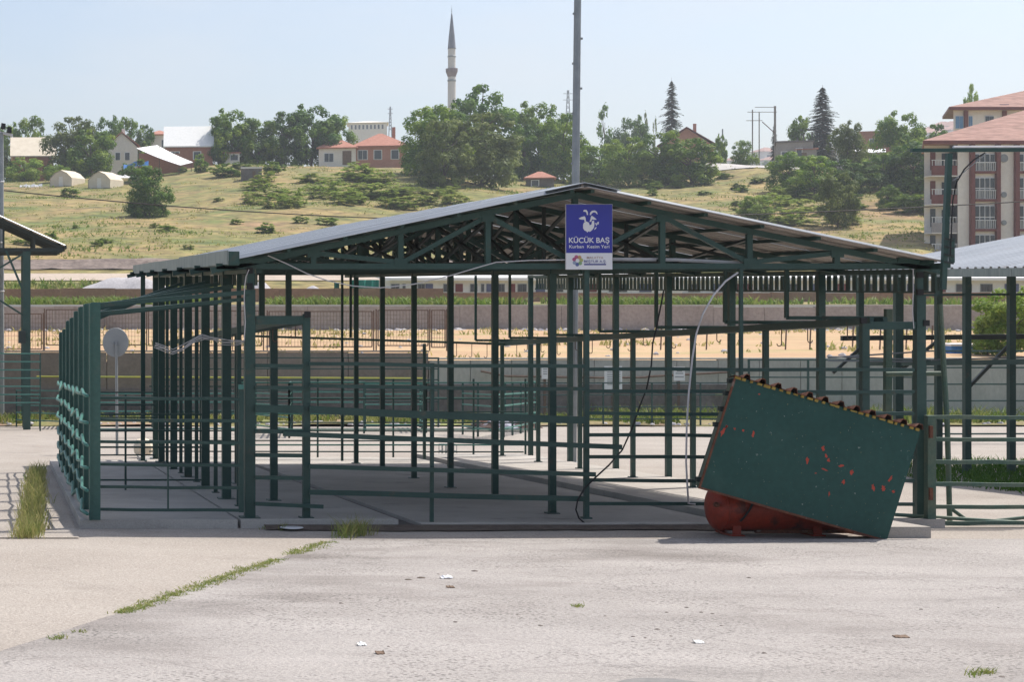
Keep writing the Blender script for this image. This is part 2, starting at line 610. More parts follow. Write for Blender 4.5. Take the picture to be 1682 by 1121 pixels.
# perimeter wall built of panels
def panel_wall(name, label, X0, X1, ztop, zbase, m, pw, plinth=None, y=YW):
    t = thing(name, label, 'wall', ((X0 + X1) / 2, y, zbase))
    nP = max(1, round((X1 - X0) / pw))
    w = (X1 - X0) / nP
    for i in range(nP):
        x0 = X0 + i * w
        mb = MB().box(x0 + 0.012, x0 + w - 0.012, y - 0.005 * R.random(), y + 0.2, zbase - 0.3, ztop + 0.025 * R.uniform(-1, 1))
        obj('panel', mb, M[m], t)
    if plinth:
        obj('plinth', MB().box(X0, min(X1, xs(1205, y)), y - 0.09, y - 0.012, zbase - 0.3, plinth), M['plinth'], t)
    obj('coping', MB().box(X0, X1, y - 0.03, y + 0.24, ztop + 0.03, ztop + 0.085), M[m], t)
    return t


zb = G(YW)
xs = lambda px, Y: (px - VPX) * Y / F
xj = xs(704, YW)
wl1 = panel_wall('boundary_wall', 'long dark brown wall behind the pens, left of the pale wall', -30, xj, P(0, 580, YW).z, zb, 'brownwall', 3.0, P(0, 640, YW).z)
wl2 = panel_wall('boundary_wall', 'pale grey panel wall behind the shed, topped by the dry field', xj + 0.02, 62, P(0, 592, YW).z, zb, 'greywall', 1.6, P(0, 632, YW).z + 0.0)
M['yellow'] = mat('yellow_rail', (0.40, 0.38, 0.06), (0.3, 0.33, 0.08), 3, 0.6)
tag(obj('handrail', MB().tube([P(60, 619, 67.6), P(700, 622, 67.6)], 0.04), M['yellow']), 'thin yellow rail fixed along the brown wall', 'rail')
for (pa, pb) in ((P(1175, 649, 67.5), P(1240, 649, 67.5)),):
    tag(obj('handrail', MB().tube([pa, pb], 0.035), M['yellow']), 'short yellow rail by the grey wall behind the tilted green box', 'rail')
# rust-red pipe along the grey wall
pp = [P(790, 610, 67.7), P(830, 618, 67.7), P(1000, 621, 67.7), P(1060, 620, 67.7), P(1065, 619, 67.7), P(1190, 612, 67.7), P(1260, 606, 67.7)]
tag(obj('water_pipe', MB().tube(pp, 0.045), M['wire']), 'rust brown pipe running along the grey wall', 'pipe')

# dry field behind the wall, second wall, terrace
def field_mesh():
    mb = MB()
    nx, ny = 90, 20
    vs = []
    for j in range(ny + 1):
        for i in range(nx + 1):
            x = lerp(-60, 130, i / nx); y = lerp(YW + 0.19, 112.2, j / ny)
            vs.append((x, y, -1.18 + 0.10 * noise.noise((x * 0.15, y * 0.15, 0)) + 0.002 * (y - 68)))
    fs = [(j * (nx + 1) + i, j * (nx + 1) + i + 1, (j + 1) * (nx + 1) + i + 1, (j + 1) * (nx + 1) + i) for j in range(ny) for i in range(nx)]
    return mb.add(vs, fs)


struct('field', field_mesh(), M['field'])
YB = 112.0
t = thing('block_wall', 'low grey block wall at the far edge of the dry field', 'wall', (35, YB, -1.1))
x = -45.0
while x < 100:
    w = 3.2
    top = P(0, 503, YB).z + 0.10 * noise.noise((x * 0.12, 7, 0)) + 0.04 * R.uniform(-1, 1)
    obj('panel', MB().box(x + .01, x + w - .01, YB, YB + 0.35, -1.6, top), M['block'], t)
    x += w

ZC = [(-900, 300), (0, 300), (200, 291), (400, 270), (520, 270), (650, 274), (730, 290), (900, 296), (1080, 285), (1170, 267), (1262, 270), (1320, 285), (1500, 292), (1700, 290), (3000, 290)]


def crest(px):
    for (a, ya), (b, yb) in zip(ZC, ZC[1:]):
        if a <= px <= b:
            u = sstep(a, b, px)
            return lerp(ya, yb, u)
    return 292.0


def terr(X, Y):
    px = VPX + X * F / Y
    if Y < 146:
        z = 0.5
    elif Y < 165:
        z = lerp(0.5, 3.2, (Y - 146) / 19)
    elif Y < 167:
        z = lerp(3.2, 4.0, (Y - 165) / 2)
    else:
        zc = EYE + (HOR - crest(VPX + X * F / 300)) * 300 / F
        if Y < 300:
            u = (Y - 167) / 133
            z = 4.0 + (zc - 4.0) * (0.85 * u + 0.15 * sstep(0, 1, u))
        elif Y < 460:
            z = zc + 0.022 * (Y - 300)
        else:
            z = zc + 3.5 - 0.05 * (Y - 460)
        z += 0.7 * noise.noise((X * 0.035, Y * 0.035, 1.3)) * min(1, (Y - 167) / 20) + 0.22 * noise.noise((X * 0.13, Y * 0.13, 4.0))
    if Y > 150 and px > 1500 and Y < 250:
        w = sstep(1530, 1550, px) * (1 - sstep(222, 240, Y))
        z = lerp(z, 0.8, w)
    return z


def terrain_mesh():
    mb = MB()
    Ys = [112.34, 125, 140, 146, 152, 158, 163, 165, 166, 167] + [167 + 2.2 * i for i in range(1, 66)] + [314 + 6 * i for i in range(1, 26)] + [480, 520, 600, 700, 850]
    nx = 170
    vs = []
    for y in Ys:
        for i in range(nx + 1):
            x = lerp(-0.45 * max(y, 170), 0.95 * max(y, 170), i / nx)
            vs.append((x, y, terr(x, y)))
    fs = [(j * (nx + 1) + i, j * (nx + 1) + i + 1, (j + 1) * (nx + 1) + i + 1, (j + 1) * (nx + 1) + i) for j in range(len(Ys) - 1) for i in range(nx)]
    return mb.add(vs, fs)


to = struct('hillside', terrain_mesh(), M['hill'])
to.data.polygons.foreach_set('use_smooth', [True] * len(to.data.polygons))
# bare dark bank at the foot of the hill and a dusty track
mb = MB()
rows = []
for y, dz in ((164.2, 0.12), (165.0, 0.16), (166.9, 0.14), (167.6, 0.12)):
    rows.append([(x, y + 0.5 * noise.noise((x * .2, y, 0)), terr(x, y) + dz + 0.15 * noise.noise((x * .6, y, 3))) for x in [lerp(-40, 130, i / 150) for i in range(151)]])
for a, b in zip(rows, rows[1:]):
    for i in range(150):
        mb.poly([a[i], a[i + 1], b[i + 1], b[i]])
M['bank'] = mat('earth_bank', (0.15, 0.115, 0.10), (0.22, 0.175, 0.15), 0.5, 0.95, bump=0.6, fscale=2, fine=0.25)
struct('earth_bank', mb, M['bank'])
mb = MB()
for i in range(100):
    x0 = lerp(-40, 60, i / 100); x1 = lerp(-40, 60, (i + 1) / 100)
    mb.poly([(x0, 157, terr(x0, 157) + .08), (x1, 157, terr(x1, 157) + .08), (x1, 161.5, terr(x1, 161.5) + .08), (x0, 161.5, terr(x0, 161.5) + .08)])
M['track'] = mat('dusty_track', (0.46, 0.38, 0.31), (0.40, 0.33, 0.27), 0.5, 0.95, fine=0.1, fscale=3)
struct('track', mb, M['track'])


def place(px, py):
    """where a pixel's ray meets the hill"""
    best = (1e9, 320)
    y = 168.0
    while y < 470:
        x = (px - VPX) * y / F
        s = HOR - (terr(x, y) - EYE) * F / y
        if s <= py:
            return V((x, y, terr(x, y)))
        if s < best[0]:
            best = (s, y)
        y += 1.0
    y = best[1] + 8 + 1.1 * (best[0] - py)
    x = (px - VPX) * y / F
    return V((x, y, terr(x, y)))


# road on the brow at the right
mb = MB()
p0 = place(1215, 274)
nu, nv = 14, 8
vs = []
for j in range(nv + 1):
    for i in range(nu + 1):
        y = p0.y - 7 + 22 * j / nv
        x = p0.x - 7 + 15 * i / nu + 5.5 * (1 - j / nv) ** 2
        vs.append((x, y, terr(x, y) + 0.12))
mb.add(vs, [(j * (nu + 1) + i, j * (nu + 1) + i + 1, (j + 1) * (nu + 1) + i + 1, (j + 1) * (nu + 1) + i) for j in range(nv) for i in range(nu)])
M['road'] = mat('pale_road', (0.42, 0.39, 0.37), (0.5, 0.47, 0.44), 1, 0.9)
struct('road', mb, M['road'])

# mud wall on the terrace
t = thing('mud_wall', 'long reddish brown mud wall above the green weeds', 'wall', (35, 130, 0.5))
x = -20.0
while x < 82:
    w = 4.0
    px = VPX + x * F / 130
    top = P(0, (474 if px < 640 else 481) + 1.2 * R.uniform(-1, 1), 130).z
    obj('panel', MB().box(x, x + w - 0.02, 130, 130.3, 0.3, top), M['mud'], t)
    x += w


def mound(name, label, px0, px1, pytop, Y, m, seed, depth=5.0):
    x0 = xs(px0, Y); x1 = xs(px1, Y)
    zt = P(0, pytop, Y).z - terr((x0 + x1) / 2, Y)
    mb = MB()
    nx, ny = 28, 10
    vs = []
    for j in range(ny + 1):
        for i in range(nx + 1):
            u = i / nx; v = j / ny
            f = max(0, 1 - abs(2 * u - 1) ** 1.4) * max(0, 1 - abs(2 * v - 1) ** 1.5)
            x = lerp(x0, x1, u); y = Y + depth * (v - 0.5)
            z = terr(x, Y) - 0.05 + zt * f * (1 + 0.25 * noise.noise((x * 0.7, y * 0.7, seed)))
            vs.append((x, y, z))
    fs = [(j * (nx + 1) + i, j * (nx + 1) + i + 1, (j + 1) * (nx + 1) + i + 1, (j + 1) * (nx + 1) + i) for j in range(ny) for i in range(nx)]
    mb.add(vs, fs)
    return tag(obj(name, mb, M[m], None, True), label, 'mound')


mound('gravel_mound', 'broad pale grey gravel mound behind the mud wall on the left', 90, 330, 451, 140, 'gravel', 1)
mound('gravel_mound', 'steep pale gravel heap seen beside the left front post', 395, 462, 462, 139, 'gravel', 2)
mound('gravel_mound', 'low whitish gravel heap left of the teal tarp', 470, 560, 470, 138, 'gravel', 3)
# teal tarps
M['tealtarp'] = mat('teal_tarp', (0.02, 0.22, 0.17), (0.03, 0.28, 0.22), 0.8, 0.7)
for (a, b, c, d, lab) in ((549, 557, 464, 480, 'narrow teal tarp hung by the mud wall'), (574, 622, 460, 478, 'wide teal tarp screen left of the low white building')):
    p = P(a, d, 134); q = P(b, c, 134)
    mb = MB()
    n = 12
    for i in range(n):
        xa = lerp(p.x, q.x, i / n); xb = lerp(p.x, q.x, (i + 1) / n)
        ya = 134 + 0.12 * math.sin(i * 1.9); yb = 134 + 0.12 * math.sin((i + 1) * 1.9)
        mb.prism([(xa, ya, 0.5), (xb, yb, 0.5), (xb, yb, q.z), (xa, ya, q.z)], (0, 0.03, 0))
    tag(obj('tarp_screen', mb, M['tealtarp']), lab, 'tarp')
# ------------------------------------------------------------------ the livestock shed
XC = 6.72; XL = 2.61; XR = 10.92; YF = 20.6; YE = 35.8
ZR = 2.94; SLP = 0.209; BAY = (YE - 0.3 - 21.0) / 6


def roofz(x, xc=XC):
    return ZR - SLP * abs(x - xc)


shed = thing('livestock_shed', 'long green steel shed with open sides and a low corrugated gable roof', 'shed', (XC, YF, G(YF)))


def post(par, x, y, w, z1, z0=None, plate=True, m='green', d=None):
    zg = G(y) + SL if z0 is None else z0
    o = obj('post', MB().box(x - w / 2, x + w / 2, y - (d or w) / 2, y + (d or w) / 2, zg, z1), M[m], par)
    if plate:
        obj('base_plate', MB().box(x - w * 0.95, x + w * 0.95, y - w * 0.95, y + w * 0.95, zg - 0.004, zg + 0.014), M[m], o)
    return o


# front posts
p = P(410, 475, 21)
post(shed, p.x, 21.0, 0.122, P(0, 476, 21).z)
post(shed, p.x + 0.01, 21.0, 0.085, 1.975, P(0, 476, 21).z + 0.001, False)
p = P(1510, 475, 21)
post(shed, p.x, 21.0, 0.105, P(0, 486, 21).z)
post(shed, p.x - 0.005, 21.0, 0.07, 1.975, P(0, 486, 21).z + 0.001, False)
# door frames beside them
xl = P(503, 0, 21).x; xr = P(1420, 0, 21).x
post(shed, xl, 21.0, 0.085, P(0, 516, 21).z)
post(shed, xr, 21.0, 0.085, P(0, 531, 21).z)
obj('lintel', MB().bar((P(420, 0, 21).x, 21, P(0, 526, 21).z), (xl - 0.044, 21, P(0, 526, 21).z), 0.08, 0.10), M['green'], shed)
obj('lintel', MB().bar((xr + 0.044, 21, P(0, 535, 21).z), (P(1503, 0, 21).x, 21, P(0, 535, 21).z), 0.08, 0.09), M['green'], shed)
for q in (P(410, 445, 20.93), P(410, 470, 20.93), P(505, 517, 20.93), P(1418, 527, 20.93), P(1511, 452, 20.93), P(1511, 480, 20.93), P(1521, 531, 20.95)):
    obj('end_cap', MB().box(q.x - 0.035, q.x + 0.035, q.y - 0.02, q.y + 0.02, q.z - 0.035, q.z + 0.035), M['black'], shed)
# left row
for y in (24.2, 26.75, 29.3, 31.8, 34.3, 35.6):
    post(shed, 3.0, y, 0.12, 1.98)
for y in (22.9, 25.45, 28.0, 30.5, 33.1):
    post(shed, 3.0, y, 0.055, 1.98)
post(shed, 2.68, 34.8, 0.085, 2.02)
# left inner row
for y in (23.9, 27.6, 32.6):
    post(shed, 3.6, y, 0.095, 1.42 - S * (y - 21))
post(shed, 4.06, 33.0, 0.11, 1.98)
post(shed, P(430, 0, 24.5).x, 24.5, 0.075, 1.98, 1.42 - S * 3.5, False)
post(shed, P(474, 0, 24.5).x, 24.5, 0.075, 1.98, 1.42 - S * 3.5 - 0.05, False)
# centre row
for px in (907, 813, 740, 680, 628, 585):
    y = F * 6.83 / (px - VPX)
    zc = G(y) + 0.055
    post(shed, 6.83, y, 0.082, 1.985, zc)
# right rows
for y in (24.1, 26.65, 29.2, 31.9, 34.4, 36.9):
    post(shed, 10.3, y, 0.068, 1.2 - S * (y - 24))
for y in (23.95, 26.9, 29.46, 32.0, 34.6, 37.2):
    post(shed, 10.98, y, 0.09, 1.985, G(y) + 0.03)
post(shed, P(963, 0, 20.95).x, 20.95, 0.058, 1.975)
post(shed, P(1217, 0, 20.95).x, 20.95, 0.04, 1.975)

# trusses
XO = (0.0, 1.03, 2.06, 3.09, 3.80)


def tz(dx):
    return ZR - SLP * abs(dx) - 0.085


def truss(par, y, xc=XC, half=4.30, w=0.062, hl=None):
    zb_ = 2.012
    mb = MB()
    mb.bar((xc - half + 0.06, y, zb_), (xc + half + 0.02, y, zb_), w, 0.066)
    for s in (-1, 1):
        mb.bar((xc, y, tz(0)), (xc + s * half, y, tz(half)), w, 0.07)
    o = obj('truss', mb, M['green'], par)
    strut = lambda a, b, k=0.055: obj('strut', MB().bar(a, b, k, k, V((0, 1, 0))), M['green'], o)
    for d in XO:
        for s in ((-1, 1) if d else (1,)):
            strut((xc + s * d, y + 0.001, zb_ + 0.033), (xc + s * d, y + 0.001, tz(d) - 0.034), 0.064)
    for s in (-1, 1):
        strut((xc + s * 0.03, y + 0.002, zb_ + 0.06), (xc + s * 1.0, y + 0.002, tz(1.03) - 0.05))
        strut((xc + s * 1.06, y + 0.002, tz(1.03) - 0.05), (xc + s * 2.03, y + 0.002, zb_ + 0.05))
        strut((xc + s * 2.09, y + 0.002, zb_ + 0.05), (xc + s * 3.06, y + 0.002, tz(3.09) - 0.045))
    for s in (-1, 1):
        for (dx, zz_) in ((1.03, tz(1.03) - 0.06), (2.06, zb_ + 0.05), (3.09, tz(3.09) - 0.05)):
            obj('gusset', MB().box(xc + s * dx - 0.075, xc + s * dx + 0.075, y - 0.037, y - 0.033, zz_ - 0.045, zz_ + 0.045), M['green'], o)
    return o


for i in range(7):
    truss(shed, 21.0 + BAY * i)
# lattice girders along the shed under the roof
for gx in (-2.06, -1.03, 0.0, 1.03, 2.06):
    mb = MB()
    x = XC + gx
    zt = tz(gx) - 0.09
    mb.bar((x, 21.05, 2.06), (x, YE - 0.2, 2.06), 0.035, 0.04)
    for i in range(6):
        y0 = 21 + BAY * i + 0.05; y1 = 21 + BAY * (i + 1) - 0.05
        ym = (y0 + y1) / 2
        mb.bar((x - 0.02, y0, 2.08), (x - 0.02, y1, zt), 0.028, 0.045, V((1, 0, 0)))
        mb.bar((x + 0.015, y0, zt), (x + 0.015, y1, 2.08), 0.028, 0.045, V((1, 0, 0)))
        if abs(gx) < 1.1:
            mb.bar((x, ym, 2.08), (x, ym, zt), 0.04)
    obj('lattice_girder', mb, M['dark'], shed)
# purlins
for s in (-1, 1):
    for k in range(7):
        dx = 0.12 + 0.66 * k
        x = XC + s * dx
        z = roofz(x) - 0.028
        obj('purlin', MB().bar((x, YF + 0.12, z), (x, YE - 0.1, z), 0.045, 0.042), M['green'], shed)


def corr(x0, z0, x1, z1, y0, y1, per=0.25, amp=0.04):
    """trapezoidal sheet: ribs run from (x0,z0) to (x1,z1)"""
    prof = []
    y = y0
    nper = max(1, round((y1 - y0) / per))
    pp = (y1 - y0) / nper
    for i in range(nper):
        b = y0 + i * pp
        prof += [(b, 0), (b + pp * 0.55, 0), (b + pp * 0.66, amp), (b + pp * 0.89, amp)]
    prof.append((y1, 0))
    mb = MB()
    vs = []
    th = 0.006
    for (yy, h) in prof:
        vs += [(x0, yy, z0 + h), (x1, yy, z1 + h), (x0, yy, z0 + h - th), (x1, yy, z1 + h - th)]
    fs = []
    nn = len(prof)
    for i in range(nn - 1):
        a = 4 * i; b = a + 4
        fs += [(a, b, b + 1, a + 1), (a + 2, a + 3, b + 3, b + 2), (a, a + 2, b + 2, b), (a + 1, b + 1, b + 3, a + 3)]
    mb.m = [0, 1, 0, 0] * (nn - 1) + [0, 0]
    fs += [(0, 1, 3, 2), (4 * nn - 4, 4 * nn - 2, 4 * nn - 1, 4 * nn - 3)]
    return mb.add(vs, fs)


ns = 16
for i in range(ns):
    y0 = lerp(YF, YE, i / ns); y1 = lerp(YF, YE, (i + 1) / ns) + 0.03
    j = 0.0 if i == 0 else 0.03 * R.uniform(-1, 1)
    lift = 0.012 * (i % 2) + 0.004 * R.random()
    obj('roof_sheet', corr(XL + j, roofz(XL + j) + lift, XC - 0.02, roofz(XC - 0.02) + lift, y0, y1), M['roof'], shed)
    obj('roof_sheet', corr(XC + 0.02, roofz(XC + 0.02) + lift, XR + j, roofz(XR + j) + lift, y0, y1), M['roof'], shed)
for i in range(6):
    y0 = lerp(YF + 0.02, YE, i / 6); y1 = lerp(YF, YE, (i + 1) / 6) + 0.05
    e = 0.004 * (i % 2)
    mb = MB()
    for s in (-1, 1):
        mb.prism([(XC, y0, ZR + 0.045 + e), (XC + s * 0.42, y0, roofz(XC + 0.42) + 0.042 + e), (XC + s * 0.42, y0, roofz(XC + 0.42) + 0.034 + e), (XC, y0, ZR + 0.037 + e)], (0, y1 - y0, 0))
    obj('ridge_cap', mb, M['roof'], shed)
# gutter box with fascia panels along the left eave, plain angle at the right
for i in range(8):
    y0 = lerp(YF - 0.02, YE, i / 8); y1 = lerp(YF - 0.02, YE, (i + 1) / 8) - 0.012
    dz = 0.012 * R.uniform(-1, 1)
    obj('fascia_panel', corr(XL - 0.045, 2.035 + dz, XL - 0.045, 2.185 + dz, y0, y1, 0.25, 0.0) if False else MB().box(XL - 0.055, XL - 0.035, y0, y1, 2.02 + dz, 2.185 + dz), M['fascia'], shed)
obj('gutter', MB().box(XL - 0.034, XL + 0.09, YF - 0.04, YF - 0.02, 2.03, 2.18).box(XL - 0.034, XL + 0.09, YF - 0.02, YE, 2.015, 2.03), M['green'], shed)
obj('eave_angle', MB().box(XR - 0.02, XR + 0.03, YF, YE, 1.985, 2.045), M['green'], shed)
# front eave plates to the truss
obj('rafter_end', MB().bar((XL + 0.02, 20.98, 2.05), (XC - 3.8, 20.98, 2.09), 0.05, 0.06), M['green'], shed)
obj('rafter_end', MB().bar((XR, 20.98, 2.04), (XC + 3.8, 20.98, 2.09), 0.05, 0.06), M['green'], shed)
# eave beams
obj('eave_beam', MB().bar((3.0, 21.06, 1.955), (3.0, YE - 0.1, 1.955), 0.08, 0.05), M['green'], shed)
obj('eave_beam', MB().bar((10.98, 21.06, 1.955), (10.98, 37.3, 1.955), 0.08, 0.05), M['green'], shed)
obj('tie_beam', MB().bar((6.83, 21.06, 1.955), (6.83, YE - 0.1, 1.955), 0.06, 0.05), M['green'], shed)
# left: dark side sheets; right: slatted strip with light between
for i in range(7):
    y0 = 22.0 + 2.05 * i; y1 = y0 + 2.03
    mb = MB()
    q = 0
    yy = y0
    while yy < y1 - 0.05:
        a = 0.02 if q % 2 else 0.0
        mb.box(3.10 + a, 3.108 + a, yy, min(yy + 0.1, y1), P(0, 468.6, 30).z, 1.93)
        yy += 0.1; q += 1
    obj('side_sheet', mb, M['green'], shed)
y = 21.15
while y < 37.0:
    obj('slat', MB().box(11.06, 11.075, y, y + 0.10, 1.715, 1.915), M['green'], shed)
    y += 0.18
obj('slat_rail', MB().box(11.04, 11.09, 21.1, 37.1, 1.69, 1.714), M['green'], shed)
obj('slat_rail', MB().box(11.04, 11.09, 21.1, 37.1, 1.916, 1.95), M['green'], shed)


# hook rails
def hook(par, x, y, z, ln, flip):
    pts = [(x, y, z), (x, y, z - ln * 0.6)]
    for k in range(6):
        a = math.pi * k / 5
        pts.append((x + flip * (0.03 - 0.03 * math.cos(a)), y, z - ln * 0.7 - 0.035 * math.sin(a)))
    return obj('hook', MB().tube(pts, 0.007, 5), M['wire'], par)


zr = lambda y: P(0, 527, 21).z - S * (y - 21)
for (x, y0, y1, nm) in ((10.24, 21.02, 37.1, 16), (10.40, 21.02, 37.1, 0), (3.55, 21.05, 36.3, 9), (3.32, 21.05, 36.3, 0)):
    obj('hook_rail', MB().bar((x, y0, zr(y0)), (x, y1, zr(y1)), 0.05, 0.085), M['green'], shed)
    for i in range(nm):
        yy = lerp(y0 + 0.4, y1 - 0.5, (i + 0.6 * R.random()) / nm)
        hook(shed, x + 0.05 * R.uniform(-1, 1), yy, zr(yy) - 0.04, R.uniform(0.1, 0.3), R.choice((-1, 1)))
for y in (22.2, 24.1, 26.65, 29.2, 31.9, 34.4, 36.9):
    obj('cross_bar', MB().bar((10.2, y, zr(y) + 0.07), (10.95, y, zr(y) + 0.07), 0.05, 0.045), M['green'], shed)
    hx = 9.75
    obj('hanger', MB().bar((hx, y, 1.98), (hx, y, zr(y) + 0.07), 0.045).bar((hx, y, zr(y) + 0.07), (10.19, y, zr(y) + 0.07), 0.045), M['green'], shed)
# rail across the far end with three long hooks
pa = P(400, 552, 36.4); pb = P(840, 566, 36.4)
obj('end_rail', MB().bar(pa, pb, 0.045), M['green'], shed)
for px in (750, 775, 800):
    t_ = (px - 400) / 440.0
    q = pa.lerp(pb, t_)
    hook(shed, q.x, q.y, q.z - 0.02, 0.34, -1)
for px in (562, 576):
    q = P(px, 0, 34.8)
    post(shed, q.x, 34.8, 0.045, 1.98, G(34.8) + SL if px == 562 else 0.75, False)
q = P(697, 565, 35.6)
post(shed, q.x, 35.6, 0.055, q.z, None, False)
# thin far-end railing
for k, py in enumerate((635, 655, 676, 694, 708, 724, 742)):
    a = P(245, py, 36.5); b = P(860, py + 1, 36.5)
    obj('rear_rail', MB().bar(a, b, 0.026), M['green'], shed)
for k, py in enumerate((600, 632, 660, 690, 720, 752)):
    a = P(965, py + 6, 30.0 + 0.4); b = P(1500, py, 30.4)

# ---- electrical bits on the shed
tag(obj('conduit', MB().tube([P(a, b, 20.9) for a, b in ((440, 420), (470, 433), (505, 450), (540, 462), (580, 470), (625, 473), (680, 467), (740, 453), (790, 438), (815, 431), (870, 428), (928, 427))], 0.007), M['pvc']),
    'thin white cable sagging below the truss on the left', 'cable')
tag(obj('conduit', MB().tube([P(1006, 426, 21.08), P(1110, 427, 21.08), P(1217, 432, 21.08)], 0.022), M['pvc']), 'straight white conduit along the truss right of the blue sign', 'conduit')
tag(obj('conduit', MB().tube([P(409, 443, 20.9), P(404, 455, 20.9), P(402, 470, 20.9), P(401, 490, 20.92), P(403, 530, 20.92), P(401, 560, 20.92)], 0.006), M['pvc']), 'white wire tied down the left front post', 'wire')
tag(obj('conduit', MB().tube([P(1500, 442, 20.9), P(1500, 480, 20.9), P(1499, 512, 20.9), P(1501, 540, 20.9)], 0.006), M['pvc']), 'white wire tied down the right front post', 'wire')
mb = MB()
for k in range(5):
    pts = []
    for a, b in ((255, 568), (268, 572), (284, 578), (300, 572), (318, 560), (332, 553), (350, 556), (366, 562), (385, 563), (406, 561)):
        pts.append(P(a + 2 * k * R.uniform(-.5, .5), b + 1.6 * (k - 2) + R.uniform(-2, 2), 22.4 + 0.03 * k))
    mb.tube(pts, 0.005, 5)
tag(obj('cable_bundle', mb, M['pvc']), 'bundle of grey wires slung between the left posts', 'cable')
tag(obj('black_cable', MB().tube([P(a, b, 21.3 if b < 760 else 20.86) for a, b in ((1090, 478), (1086, 500), (1078, 540), (1072, 565), (1070, 600), (1062, 640), (1050, 670), (1038, 705), (1022, 740), (1000, 765), (978, 785), (960, 803), (949, 822), (946, 838), (951, 852), (962, 862))], 0.010), M['black']),
    'loose black cable hanging from the roof to the slab', 'cable')
pts = [P(a, b, 20.7) for a, b in ((1212, 448), (1192, 462), (1172, 485), (1155, 515), (1144, 548), (1137, 590), (1131, 650), (1128, 700), (1127, 760), (1129, 800), (1131, 828))]
pts.append(P(1142, 829, 20.7))
tag(obj('plastic_pipe', MB().tube(pts, 0.0115, 8), M['pvc'], None, True), 'bent white plastic pipe hanging from the truss beside the tilted green box', 'pipe')
def bent(p, q, w, h, amp=0.012):
    mb_ = MB()
    p = V(p); q = V(q)
    pts_ = [p]
    for f_ in (0.22, 0.5, 0.77):
        pts_.append(p.lerp(q, f_) + V((0, R.uniform(-1, 1), R.uniform(-1.2, 0.6))) * amp)
    pts_.append(q)
    for a_, b_ in zip(pts_, pts_[1:]):
        mb_.bar(a_, b_, w, h)
    return mb_


# ------------------------------------------------------------------ cattle race on the left
race = thing('cattle_race', 'tall green steel cattle race with bent side rails on the left of the shed', 'fence', (1.04, 20.6, G(20.6)))
XRc = 1.045
YP = [20.75, 22.35, 23.9, 25.5, 27.2, 28.9, 30.7, 32.6]
TP = [497, 499, 504, 511, 522, 527, 541, 546]
for y, py in zip(YP, TP):
    zt = P(0, py, y).z
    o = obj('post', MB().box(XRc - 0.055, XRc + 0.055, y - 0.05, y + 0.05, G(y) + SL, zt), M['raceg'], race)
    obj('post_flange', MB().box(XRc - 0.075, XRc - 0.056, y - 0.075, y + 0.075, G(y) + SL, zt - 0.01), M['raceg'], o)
RH = [(650, 632), (694, 655), (731, 682), (768, 708), (805, 730), (843, 752)]
for k, (ya, yb) in enumerate(RH):
    za = P(0, ya, 20.75).z; zb_ = P(0, yb, 32.6).z
    pts = []
    for i, y in enumerate(YP):
        t_ = (y - YP[0]) / (YP[-1] - YP[0])
        z = lerp(za, zb_, t_)
        o_ = 0.03 * (R.random() - 0.3)
        pts.append((XRc - 0.10, y - 0.12 if i else y - 0.1, z + (0.06 if i % 3 == 2 else 0)))
        if i < len(YP) - 1:
            ym = y + 0.45 * (YP[i + 1] - y)
            pts.append((XRc - 0.10 - 0.05 * R.random(), ym, z - 0.02 - 0.05 * R.random() - (0.05 if i % 3 == 2 else 0)))
            pts.append((XRc - 0.10, y + 0.85 * (YP[i + 1] - y), z - 0.03 * R.random()))
    obj('rail', MB().tube(pts, 0.021, 6), M['teal'], race, True)
for y, py in zip(YP[:7], TP):
    zt = P(0, py, y).z - 0.03
    x1, y1 = 2.88, min(y + 0.2, 36)
    obj('tie_bar', MB().bar((XRc + 0.05, y, zt), (x1, y1, zt + 0.15 + 0.06 * (y - 20.75)), 0.05, 0.05), M['green'], race)
    if y < 25:
        obj('tie_bar', MB().bar((XRc + 0.05, y + 0.06, zt - 0.1), (x1, y1 + 0.06, zt + 0.07), 0.045, 0.04), M['green'], race)
g1 = thing('race_gate', 'six-bar green gate closing the front of the cattle race', 'gate', P(280, 845, 20.85))
for py in (654, 690, 726, 763, 800, 837):
    obj('bar', bent(P(165, py, 20.85), P(393, py + 2, 20.85), 0.04, 0.034, 0.008), M['green'], g1)
obj('gate_post', MB().bar(P(396, 640, 20.86), P(396, 842, 20.86), 0.055), M['green'], g1)
obj('brace', MB().bar(P(276, 765, 20.83), P(276, 838, 20.83), 0.02), M['green'], g1)
obj('latch', MB().box(*[v for ab in zip(P(392, 640, 20.8), P(400, 632, 20.83)) for v in sorted(ab)]), M['teal'], g1)
for y in (26.0, 34.0):
    g = thing('race_gate', 'inner bar gate across the cattle race, ' + ('nearer the front' if y < 30 else 'at its far end'), 'gate', (1.9, y, G(y)))
    for k in range(6):
        z = G(y) + 0.25 + 0.24 * k
        obj('bar', MB().bar((1.12, y, z), (2.86, y, z), 0.026), M['green'], g)
    obj('gate_post', MB().bar((1.75, y + .03, G(y) + SL), (1.75, y + .03, G(y) + 1.5), 0.03), M['green'], g)

